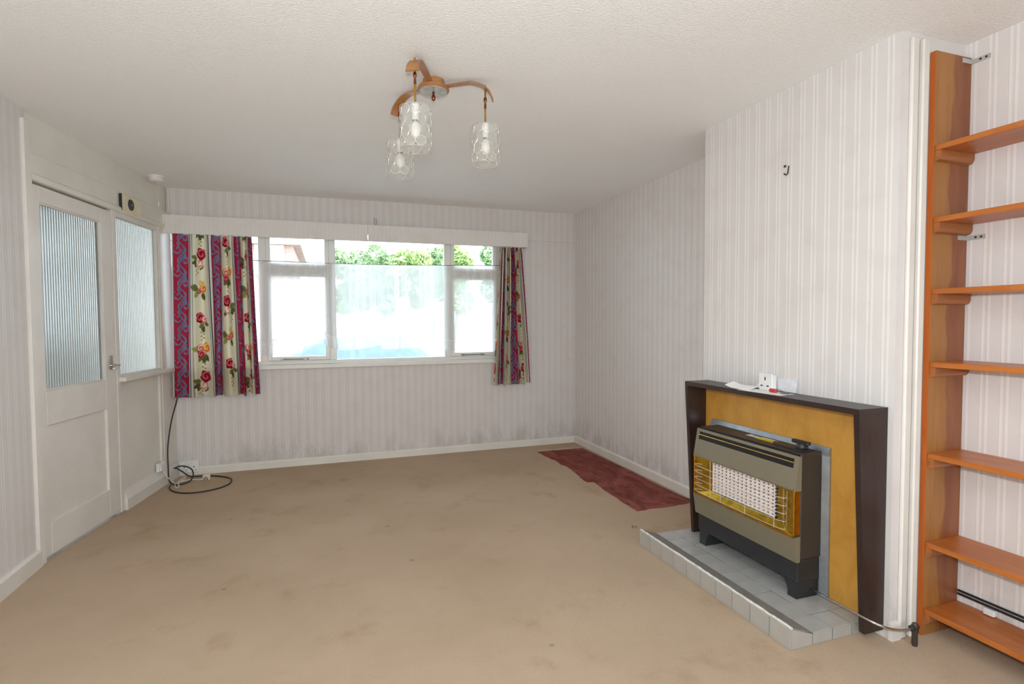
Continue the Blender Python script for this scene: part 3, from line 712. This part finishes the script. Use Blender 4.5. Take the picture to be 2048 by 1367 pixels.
# ------------------------------------------------------------------ gas fire
FY0, FY1 = 1.806, 2.486
gf = thing('gas_fire', (2.02, (FY0+FY1)/2, .049), 'old olive and black gas fire with brass trim standing on the tiled hearth', 'gas fire')
sp = MB()   # steel back plate with a mitred, raised rim
SPY0, SPY1, SPZ = 1.775, 2.545, .725
sp.box(2.086, 2.0935, SPY0, SPY1, .05, SPZ)
rim = part('back_plate', sp, M['steel'], gf)
rm = MB(); rm.prism([(2.0855, SPZ-.036), (2.072, SPZ-.036), (2.0855, SPZ)], SPY0, SPY1, 'y')
rm.prism([(2.0855, SPY0), (2.072, SPY0+.036), (2.0855, SPY0+.036)], .05, SPZ-.036, 'z').prism([(2.0855, SPY1), (2.072, SPY1-.036), (2.0855, SPY1-.036)], .05, SPZ-.036, 'z')
part('rim', rm, M['steel'], rim)
part('casing', MB().box(1.955, 2.085, FY0, FY1, .228, .702, .006), M['dark'], gf)
part('plinth', MB().box(1.946, 2.080, FY0+.004, FY1-.004, .128, .227, .004), M['black'], gf)
for a, sgn in ((FY0+.012, 1), (FY1-.012, -1)):
    ft = [(a, .05), (a+sgn*.050, .05), (a+sgn*.048, .075), (a+sgn*.056, .10), (a+sgn*.08, .1275), (a, .1275)]
    part('foot', MB().prism(ft, 1.952, 2.07, 'x'), M['black'], gf)
# lower panel, leaning forward
part('lower_panel', MB().prism([(1.934, .222), (1.954, .222), (1.954, .335), (1.917, .335)], FY0-.002, FY1+.004, 'y'), M['olive'], gf)
part('brass_rail', MB().prism([(1.914, .333), (1.922, .333), (1.922, .343), (1.914, .343)], FY0, FY1, 'y'), M['brass'], gf)
# reflector box (recess) in gold
rf = MB(); yo0, yo1, yi0, yi1 = FY0+.004, FY1-.004, FY0+.128, FY1-.118
zt_, zb_ = .552, .338
rf.add([(1.925, yo0, zb_), (1.953, yi0, zb_+.035), (1.953, yi0, zt_), (1.925, yo0, zt_)], [(0, 1, 2, 3)])
rf.add([(1.925, yo1, zb_), (1.953, yi1, zb_+.035), (1.953, yi1, zt_), (1.925, yo1, zt_)], [(0, 1, 2, 3)])
rf.add([(1.925, yo0, zb_), (1.925, yo1, zb_), (1.953, yi1, zb_+.035), (1.953, yi0, zb_+.035)], [(0, 1, 2, 3)])
rfo = part('reflector', rf, M['gold'], gf)
part('end_cheek', MB().box(1.917, 1.9535, FY0-.001, FY0+.008, .343, .552, .002), M['brass'], rfo); part('end_cheek', MB().box(1.917, 1.9535, FY1-.008, FY1+.001, .343, .552, .002), M['brass'], rfo)
# clay radiants: five lattice blocks
nR = 5; wR = (yi1-yi0-.01)/nR
for k in range(nR):
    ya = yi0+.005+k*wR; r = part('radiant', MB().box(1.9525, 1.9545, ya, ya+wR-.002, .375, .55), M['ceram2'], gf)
    m = MB(); zc = .376
    for c in range(4):
        q = ya+c*(wR-.002)/3; m.box(1.944, 1.9524, q-.0045 if c else q, q+.0045 if c < 3 else q+.002, .376, .55)
    for j in range(11): m.box(1.946, 1.9524, ya, ya+wR-.002, .376+j*.0165, .3842+j*.0165)
    part('lattice', m, M['ceram'], r)
# wire guard
gd = MB()
for j in range(5):
    z = .358+j*.035; x = 1.899+.0
    gd.tube(smooth([(1.935, FY1-.05, z+.004), (x, FY1-.06, z), (x, FY0+.085, z), (1.94, FY0+.07, z+.004)], 5), .0013, 6)
for q in (FY0+.09, FY0+.27, FY0+.44, FY1-.16): gd.tube([(1.897, q, .354), (1.897, q, .55)], .0013, 6)
for q in (FY0+.05, FY0+.07): gd.tube([(1.93, q, .37), (1.93, q, .53)], .0012, 6)
part('wire_guard', gd, M['silver'], gf, 60)
# hood with its slot
def hx(z, o=0): return 1.918+(z-.545)*(1.943-1.918)/(.69-.545)+o
hd_ = MB()
def hslab(y0, y1, z0, z1, th=.004): hd_.prism([(hx(z0), z0), (hx(z0)+th, z0), (hx(z1)+th, z1), (hx(z1), z1)], y0, y1, 'y')
hslab(FY0-.003, FY1+.004, .540, .636); hslab(FY0-.003, FY1+.004, .678, .692); hslab(FY0-.003, FY0+.022, .636, .678); hslab(FY1-.018, FY1+.004, .636, .678)
hd_.prism([(hx(.545), .540), (1.955, .540), (1.955, .692), (hx(.692), .692)], FY0-.0035, FY0-.001, 'y').prism([(hx(.545), .540), (1.955, .540), (1.955, .692), (hx(.692), .692)], FY1+.001, FY1+.0045, 'y')
hd_.prism([(hx(.54), .540), (1.954, .545), (1.954, .549), (hx(.545), .545)], FY0, FY1, 'y')
hood = part('hood', hd_, M['olive'], gf)
part('slot_void', MB().prism([(hx(.63)+.0055, .63), (hx(.63)+.008, .63), (hx(.684)+.008, .684), (hx(.684)+.0055, .684)], FY0+.018, FY1-.014, 'y'), M['slot'], hood)
part('brass_bar', MB().tube([(hx(.662, -.001), FY0+.022, .661), (hx(.662, -.001), FY1-.018, .661)], .0028, 8), M['bar'], hood, 60)
part('top_grille', MB().box(1.948, 1.9545, FY0+.004, FY1-.004, .6925, .7005), M['slot'], gf)
# rating label on top
lb = part('maker_label', MB().box(2.02, 2.06, 2.05, 2.21, .7022, .7028), M['paper'], gf, 0, 'white, yellow and pink printed sticker')
part('print_block', MB().box(2.008, 2.042, 2.02, 2.13, .7024, .7032), M['yellow'], lb); part('print_block', MB().box(2.03, 2.06, 1.98, 2.05, .7022, .7030), M['pink'], lb); part('print_block', MB().box(2.043, 2.058, 2.135, 2.19, .7028, .7032), M['grey'], lb)
# control knob
kb = part('control_plate', MB().prism([(1.985, 1.83), (2.05, 1.83), (2.055, 1.86), (2.05, 2.0), (2.02, 2.03), (1.99, 2.0)], .7022, .708, 'z'), M['black'], gf)
m = MB(); m.lathe([(.024, .708), (.026, .713), (.024, .722), (.018, .73)], (2.03, 1.872, 0), 18); part('control_knob', m, M['black'], kb, 40)
part('lever', MB().box(2.018, 2.044, 1.832, 1.925, .726, .742, .005), M['black'], kb)
# gas supply pipe
gp = thing('gas_pipe', (2.15, 1.49, 0), 'chrome gas pipe running from under the fire to a dark floor valve', 'pipe')
part('pipe', MB().tube(smooth([(2.03, 1.814, .088), (2.012, 1.775, .100), (2.001, 1.70, .104), (2.0, 1.60, .107), (2.002, 1.53, .106), (2.02, 1.492, .098), (2.07, 1.47, .082), (2.13, 1.462, .074), (2.165, 1.462, .074)], 6), .0052, 8), M['chrome'], gp, 60)
vb = MB(); vb.tube([(2.155, 1.462, .074), (2.19, 1.462, .076)], .0115, 10); part('elbow', vb, M['dark'], gp, 50)
m = MB(); m.lathe([(.009, 0), (.011, .012), (.010, .05), (.013, .06), (.013, .082), (.008, .092)], (2.178, 1.462, 0), 12); part('valve', m, M['dark'], gp, 50)

# ------------------------------------------------------------------ things on the mantel
def sheet(name, c, w, d, rz, mat, label, lift=0, tilt=0, curl=.0, th=.0012):
    m = MB(); n = 8; V = []
    ca, sa = math.cos(rz), math.sin(rz)
    for i in range(n+1):
        a = -w/2+w*i/n
        for b in (-d/2, d/2):
            zz = lift+tilt*(b+d/2)+curl*(a/(w/2))**2*(a > 0)
            for e in (0, th): V.append((c[0]+b*ca-a*sa*0+0*sa - a*sa, c[1]+a*ca+b*sa, SZ+.0006+zz+e))
    Fs = []
    for i in range(n):
        k = 4*i; Fs += [(k, k+2, k+6, k+4), (k+1, k+5, k+7, k+3), (k, k+4, k+5, k+1), (k+2, k+3, k+7, k+6)]
    Fs += [(0, 1, 3, 2), (4*n, 4*n+2, 4*n+3, 4*n+1)]
    m.add(V, Fs); return single(name, m, mat, label, 'paper', 'papers on the mantel')
sheet('letter', (2.02, 2.085), .25, .10, .10, M['paper'], 'flat white letter lying under the loose socket on the mantel', 0, 0, 0)
sheet('letter', (2.012, 2.235), .14, .075, .25, M['paper'], 'curled white leaflet at the left end of the mantel papers', .0016, .16, .014)
m = MB(); V0 = [(2.108, 1.985, SZ+.0022), (2.108, 2.095, SZ+.0022), (2.1195, 2.105, SZ+.062), (2.1195, 1.985, SZ+.068)]
m.add(V0+[(a+.001, b, c) for a, b, c in V0], [(0, 1, 2, 3), (7, 6, 5, 4), (0, 4, 5, 1), (1, 5, 6, 2), (2, 6, 7, 3), (3, 7, 4, 0)]); single('letter', m, M['paper2'], 'lined white sheet propped against the chimney breast behind the keys', 'paper', 'papers on the mantel')
m = MB(); V0 = [(2.105, 2.16, SZ+.0022), (2.105, 2.245, SZ+.0022), (2.1175, 2.205, SZ+.045), (2.1195, 2.16, SZ+.058)]
m.add(V0+[(a+.001, b, c) for a, b, c in V0], [(0, 1, 2, 3), (7, 6, 5, 4), (0, 4, 5, 1), (1, 5, 6, 2), (2, 6, 7, 3), (3, 7, 4, 0)]); single('letter', m, M['paper'], 'torn white sheet propped behind the left side of the loose socket', 'paper', 'papers on the mantel')
ss = thing('loose_socket', (2.075, 2.12, SZ+.002), 'loose white single wall socket standing on the mantel papers', 'socket')
part('face_plate', MB().box(2.058, 2.066, 2.080, 2.166, SZ+.002, SZ+.088, .003), M['plastic'], ss); part('back_box', MB().box(2.066, 2.09, 2.086, 2.16, SZ+.002, SZ+.08), M['plastic'], ss)
for a, b, w, h in ((2.1205, .052, .006, .016), (2.140, .022, .012, .006), (2.101, .022, .012, .006)): part('pin_hole', MB().box(2.0565, 2.0585, a, a+w, SZ+b, SZ+b+h), M['slot'], ss)
ky = thing('key_bunch', (2.05, 2.02, SZ+.002), 'bunch of keys with a red fob lying right of the loose socket', 'keys')
part('fob', MB().box(2.025, 2.045, 2.025, 2.07, SZ+.003, SZ+.02, .005), M['red'], ky)
part('key_ring', MB().tube([(2.04+.014*math.cos(a*.4), 2.01+.016*math.sin(a*.4), SZ+.012+.006*math.sin(a*.4)) for a in range(16)], .0014, 6, True), M['wire_m'], ky, 60)
for k, (b, dy) in enumerate(((.0, -.03), (.012, -.045), (-.01, -.05))):
    kk = MB(); kk.lathe([(.010, 0), (.010, .0022)], (2.042+b, 1.995, SZ+.003+k*.0024), 14).box(2.040+b, 2.045+b, 1.995+dy, 1.99, SZ+.003+k*.0024, SZ+.005+k*.0024); part('key', kk, M['wire_m'], ky)

# ------------------------------------------------------------------ shelving in the near alcove
bk_ = thing('bookcase', (2.38, 1.0, 0), 'orange stained open pine shelving filling the near alcove', 'shelves')
BX0, BY1, BY0 = 2.277, 1.50, .55
for a, b in ((BY1, BY1+.021), (BY0-.021, BY0)):
    up_ = part('upright', MB().box(BX0+.0015, XR-.004, a, b, 0, 2.338), M['upright'], bk_)
    part('front_edge', MB().box(BX0-.001, BX0+.0015, a, b, 0, 2.338), M['edge'], up_)
for z in (1.972, 1.690, 1.408, 1.118, .750, .388, .112):
    part('shelf', MB().box(BX0+.004, XR-.004, BY0+.001, BY1-.001, z-.021, z, .0015), M['pine'], bk_)
    for yb, sg in ((BY1-.001, -1), (BY0+.001, 1)):
        cl = MB(); prof = [(yb, z-.0215), (yb+sg*.022, z-.0215), (yb+sg*.022, z-.045), (yb+sg*.016, z-.058), (yb, z-.063)]
        cl.prism(prof, BX0+.006, XR-.008, 'x'); part('cleat', cl, M['cleat'], bk_)
for z in (2.322, 1.617):
    b = MB(); b.box(XR-.004, XR-.0015, 1.435, 1.499, z-.009, z+.009, 0).box(XR-.06, XR-.004, 1.4975, 1.4995, z-.009, z+.009)
    q = part('angle_bracket', b, M['zinc'], bk_)
    s = MB()
    for yy in (1.445, 1.465): s.box(XR-.0055, XR-.0035, yy, yy+.007, z-.0035, z+.0035)
    part('screw', s, M['slot'], q)
# white conduit strips on the chimney return
for k, (a, b, d) in enumerate(((2.163, 2.200, .016), (2.216, 2.252, .020))):
    struct('trim_%d' % (k+2), MB().box(a, b, YC1-d, YC1, 0, HT-.02, .005), M['white'], ['white conduit strip next to the chimney corner', 'white conduit strip next to the shelving'][k])
cb = MB()
cb.tube([(XR-.008, 1.495, .158), (XR-.008, .56, .158)], .005, 8); single('black_cable', cb, M['rubber'], 'upper black cable clipped along the wall behind the lowest shelf', 'cable', None, 60)
cb = MB(); cb.tube([(XR-.008, 1.495, .144), (XR-.008, .56, .144)], .005, 8); single('black_cable', cb, M['rubber'], 'lower black cable clipped along the wall behind the lowest shelf', 'cable', None, 60)
jb = thing('junction_box', (XR-.012, 1.375, .113), 'small white junction box on the wall above the lowest shelf', 'box')
part('body', MB().box(XR-.024, XR-.001, 1.355, 1.395, .1135, .138, .004), M['plastic'], jb); part('lid', MB().box(XR-.027, XR-.0245, 1.358, 1.392, .116, .136, .001), M['plastic'], jb)

# ------------------------------------------------------------------ ceiling lamp
LC = Vector((.49, 2.52, HT))
cl = thing('ceiling_lamp', (LC.x, LC.y, 1.99), 'three arm bent teak ceiling lamp with pearly shell shades', 'ceiling lamp')
m = MB(); m.lathe([(.048, 0), (.050, -.012), (.046, -.026), (.040, -.03)], LC, 28); ro = part('ceiling_rose', m, M['teak'], cl, 40)
m = MB(); m.lathe([(.060, -.028), (.071, -.034), (.073, -.044), (.066, -.050)], LC, 32); dk = part('boss', m, M['teak'], cl, 40)
m = MB(); m.lathe([(.064, -.0500), (.062, -.0525)], LC, 32); part('metal_disc', m, M['disc'], dk, 40)
m = MB(); m.lathe([(.005, -.052), (.005, -.066), (.009, -.072), (.009, -.084), (.005, -.092), (.002, -.094)], LC, 14); part('finial', m, M['copper'], dk, 40)
spots = [(Vector((.366, 2.275, 0)), 2.000, -1), (Vector((.712, 2.43, 0)), 2.012, 0), (Vector((.362, 2.727, 0)), 2.000, 0)]
SR, SH = .064, .168
# one shell pane: oval tile bent to the cylinder, and its wire rim
def oval(r, a0, hz_, ha, n=14):
    return [(r*math.cos(ha*math.cos(2*math.pi*i/n)+a0), r*math.sin(ha*math.cos(2*math.pi*i/n)+a0), hz_*math.sin(2*math.pi*i/n)) for i in range(n)]
NA = 9; HA = math.pi/NA
om = MB(); ring = oval(SR, 0, .028, HA*.98, 16); om.add([(SR, 0, 0)]+ring, [(0, i+1, (i+1) % 16+1) for i in range(16)])
ome = mesh_of('shell_pane', om, Vector(), M['capiz'], 60)
om = MB(); ring = oval(SR, 0, .0205, HA*.98, 16); om.add([(SR, 0, 0)]+ring, [(0, i+1, (i+1) % 16+1) for i in range(16)])
ome2 = mesh_of('shell_pane', om, Vector(), M['capiz'], 60)
for si, (c, zb, _) in enumerate(spots):
    d = Vector((c.x-LC.x, c.y-LC.y, 0)); L = d.length; d.normalize(); w = Vector((-d.y, d.x, 0))
    # bent wood arm: flat strip leaving the boss and curling down at the tip
    path = smooth([(.045, -.030), (.10, -.022), (.17, -.020), (L-.045, -.026), (L+.0, -.050), (L+.022, -.085)], 6) if False else None
    pr = [(.04, -.032), (.09, -.024), (.15, -.018), (L-.06, -.018), (L-.015, -.032), (L+.02, -.062), (L+.034, -.095)]
    pr = [(v.x, v.y) for v in smooth([(a, b, 0) for a, b in pr], 5)]
    V = []; Fs = []; n = len(pr)
    for i, (a, b) in enumerate(pr):
        t_ = i/(n-1); hw = .013+.016*t_**1.5
        tx = (pr[min(i+1, n-1)][0]-pr[max(i-1, 0)][0]); tz = (pr[min(i+1, n-1)][1]-pr[max(i-1, 0)][1]); q = math.hypot(tx, tz); nx_, nz_ = -tz/q*.003, tx/q*.003
        for s_, e in ((-1, -1), (1, -1), (1, 1), (-1, 1)):
            V.append(LC+d*(a+nx_*e)+w*(hw*s_)+Vector((0, 0, b+nz_*e)))
    for i in range(n-1):
        for k in range(4): Fs.append((4*i+k, 4*i+(k+1) % 4, 4*i+4+(k+1) % 4, 4*i+4+k))
    Fs += [(0, 3, 2, 1), (4*n-4, 4*n-3, 4*n-2, 4*n-1)]
    am = MB(); am.add([tuple(v) for v in V], Fs); part('arm', am, M['teak'], cl, 50)
    zt = zb+SH
    z_arm = HT-.040
    rd = part('hanging_rod', MB().tube([(c.x, c.y, z_arm+.012), (c.x, c.y, zt+.012)], .0042, 8), M['brass'], cl, 60)
    m = MB(); m.lathe([(.005, -.045), (.0075, -.05), (.0075, -.062), (.004, -.068), (.0055, -.082), (.0055, -.095)], (c.x, c.y, z_arm), 12); part('turned_collar', m, M['copper'], rd, 40)
    m = MB(); m.lathe([(.016, -.012), (.0165, .014), (.012, .018)], (c.x, c.y, zt), 18); hl = part('bulb_holder', m, M['lampwht'], cl, 40)
    m = MB(); m.lathe([(.014, -.048), (.0145, -.012)], (c.x, c.y, zt), 16); part('holder_skirt', m, M['lampwht'], hl, 40)
    m = MB(); m.lathe([(.012, -.048), (.012, -.056)], (c.x, c.y, zt), 14); part('bulb_cap', m, M['wire_m'], hl, 40)
    m = MB(); m.lathe([(.011, -.056), (.016, -.066), (.022, -.085), (.021, -.105), (.012, -.121), (.002, -.125)], (c.x, c.y, zt), 18); part('bulb', m, M['bulb'], cl, 60)
    fr = MB()
    for z in (zb, zt): fr.tube([(c.x+SR*math.cos(2*math.pi*i/36), c.y+SR*math.sin(2*math.pi*i/36), z) for i in range(36)], .0011, 5, True)
    for a in range(3): fr.tube([(c.x+.015*math.cos(a*2.094), c.y+.015*math.sin(a*2.094), zt+.0), (c.x+SR*math.cos(a*2.094), c.y+SR*math.sin(a*2.094), zt)], .001, 5)
    rows = 4; stp = SH/rows; panes = []
    for rr in range(rows):
        for k in range(NA):
            a0 = 2*HA*(k+.5*(rr % 2)); zz = zb+stp*(rr+.5); panes.append((a0, zz))
            fr.tube([(c.x+x, c.y+y, zz+z) for x, y, z in oval(SR+.0004, a0, (.028 if zb+.028 < zz < zt-.028 else .0205), HA*.98, 16)], .00105, 4, True)
    sh = part('shade', fr, M['silver'], cl, 60)
    for a0, zz in panes:
        o = bpy.data.objects.new('shell_pane', ome if zb+.028 < zz < zt-.028 else ome2); COL.objects.link(o); o.parent = sh
        o.location = Vector((c.x, c.y, zz))-wloc(sh); o.rotation_euler = (0, 0, a0)

# ------------------------------------------------------------------ small things on walls, ceiling and floor
ps = thing('pull_switch', (-1.20, 4.80, HT), 'round white ceiling pull switch with a hanging cord', 'switch')
c = (-1.195, 4.80, HT)
m = MB(); m.lathe([(.055, 0), (.055, -.008), (.046, -.014)], c, 28); part('base', m, M['plastic'], ps, 30)
m = MB(); m.lathe([(.046, -.014), (.047, -.030), (.038, -.040)], c, 28); part('cap', m, M['plastic'], ps, 30)
cd_ = part('cord', MB().tube([(c[0]+.01, c[1], HT-.038), (c[0]+.012, c[1], 2.2), (c[0]+.01, c[1], 1.25)], .0013, 6), M['wcable'], ps, 60)
m = MB(); m.lathe([(.003, .016), (.006, .010), (.007, 0), (.004, -.014)], (c[0]+.012, c[1], 2.19), 12); part('toggle', m, M['wcable'], cd_, 40)
db = thing('door_chime', pw(1.06, .02, 2.06), 'cream door chime box with a round black grille on the header rail', 'door chime')
part('case', P().box(.922, 1.172, .0005, .020, 2.062, 2.182, .003), M['ivory'], db); part('dark_side_strip', P().box(.915, .9215, .002, .019, 2.066, 2.178), M['black'], db)  # thin dark strip down the left side of the case
m = MB(); m.lathe([(.040, 0), (.038, .004), (.02, .006)], (0, 0, 0), 28); m.v = [pw(1.035+v.x, .0203+v.z, 2.122+v.y) for v in m.v]; gr = part('grille', m, M['black'], db, 30)
m = MB(); m.lathe([(.008, 0), (.007, .003)], (0, 0, 0), 14); m.v = [pw(1.035+v.x, .0262+v.z, 2.122+v.y) for v in m.v]; part('centre_button', m, M['wire_m'], gr, 30)

ds = thing('double_socket', (-1.108, D-.01, .03), 'white double wall socket low on the wall left of the window', 'socket')
part('back_box', MB().box(-1.176, -1.042, D-.026, D-.0005, .032, .122), M['plastic'], ds); part('face_plate', MB().box(-1.182, -1.036, D-.034, D-.026, .028, .126, .003), M['plastic'], ds)
for a in (-1.145, -1.072):
    for dx, dz, w, h in ((-.003, .068, .006, .014), (-.018, .044, .011, .005), (.009, .044, .011, .005)): part('pin_hole', MB().box(a+dx, a+dx+w, D-.0352, D-.0338, dz, dz+h), M['slot'], ds)
part('rocker', MB().box(-1.14, -1.128, D-.038, D-.0338, .098, .116, .002), M['plastic'], ds); part('rocker', MB().box(-1.09, -1.078, D-.038, D-.0338, .098, .116, .002), M['plastic'], ds)

bx = thing('cable_box', pw(1.36, .02, .131), 'small white telephone box on the skirting in the corner', 'box')
part('base', P().box(1.33, 1.42, .0, .022, .1305, .198, .004), M['plastic'], bx); part('lid', P().box(1.334, 1.416, .022, .034, .134, .194, .005), M['plastic'], bx)
wc = thing('white_lead', (-1.0, 4.9, 0), 'knotted white lead with a plug lying on the carpet in the corner', 'cable')
pts = [pw(1.375, .03, .134), pw(1.39, .05, .08), (-1.175, 4.93, .02), (-1.148, 4.905, .008), (-1.12, 4.98, .012), (-1.112, 5.05, .02), (-1.13, 5.04, .018), (-1.14, 4.93, .012), (-1.146, 4.86, .008), (-1.118, 4.79, .006), (-1.108, 4.82, .008), (-1.128, 4.9, .016), (-1.102, 4.985, .008), (-1.06, 5.01, .006), (-.997, 4.975, .006), (-.962, 4.975, .014)]
part('lead', MB().tube(smooth(pts, 6), .0042, 8), M['wcable'], wc, 60)
pg = part('plug', MB().box(-.972, -.918, 4.955, 4.99, .001, .046, .006), M['ivory'], wc); part('plug_label', MB().box(-.964, -.930, 4.9535, 4.955, .006, .03), M['grey'], pg)
for a, z0 in ((-.958, .012), (-.934, .012), (-.946, .032)): part('pin', MB().box(a-.003, a+.003, 4.937, 4.9535, z0, z0+.006), M['brass'], pg)
bc = [(-1.172, 5.135, .70), (-1.178, 5.125, .64), (-1.20, 5.05, .50), (-1.215, 4.98, .30), (-1.205, 4.93, .14), (-1.195, 4.90, .05), (-1.175, 4.90, .012), (-1.12, 4.875, .008), (-1.065, 4.94, .008), (-1.052, 5.02, .03), (-1.065, 5.06, .07), (-1.10, 5.07, .098), (-1.15, 5.08, .108), (-1.195, 5.09, .094), (-1.205, 5.10, .088), (-1.185, 5.10, .086), (-1.14, 5.10, .05), (-1.09, 5.09, .012), (-1.04, 5.09, .008), (-.93, 5.07, .008), (-.80, 4.98, .007), (-.748, 4.885, .007), (-.75, 4.76, .007), (-.81, 4.665, .007), (-.926, 4.61, .007), (-1.038, 4.625, .007), (-1.12, 4.70, .007), (-1.17, 4.80, .007), (-1.175, 4.86, .012)]
single('black_lead', MB().tube(smooth(bc, 6), .0052, 8), M['rubber'], 'long black cable dropping from the curtain and looping on the carpet', 'cable', None, 60)
# picture hooks
hk = thing('picture_hook', (XC-.004, 2.066, 1.99), 'dark picture hook on the chimney breast above the mantel', 'hook')
part('hook', MB().tube(smooth([(XC-.001, 2.058, 2.028), (XC-.004, 2.058, 2.01), (XC-.006, 2.060, 1.992), (XC-.010, 2.066, 1.986), (XC-.014, 2.074, 1.995)], 4), .0032, 6), M['dark'], hk, 60); part('nail', MB().box(XC-.006, XC-.0005, 2.074, 2.084, 2.026, 2.036), M['dark'], hk)
hk = thing('wire_hook', (.45, D-.014, 2.19), 'bent wire hook on the wall just above the pelmet', 'hook')
part('wire', MB().tube(smooth([(.44, D-.0155, 2.245), (.442, D-.018, 2.22), (.441, D-.018, 2.195), (.452, D-.018, 2.186), (.462, D-.018, 2.195), (.461, D-.018, 2.235), (.452, D-.018, 2.23)], 4), .0022, 6), M['wire_m'], hk, 60)
part('pin', MB().tube([(.4405, D-.0125, 2.247), (.4405, D-.02, 2.247)], .003, 6), M['wire_m'], hk)
# scrap ring on the carpet
rg = MB(); rg.tube([(1.80+.016*math.cos(i*.4), 2.905+.016*math.sin(i*.4), .0035) for i in range(16)], .0018, 5, True); single('metal_ring', rg, M['wire_m'], 'tiny dark ring lying on the carpet behind the hearth', 'ring', None, 60)
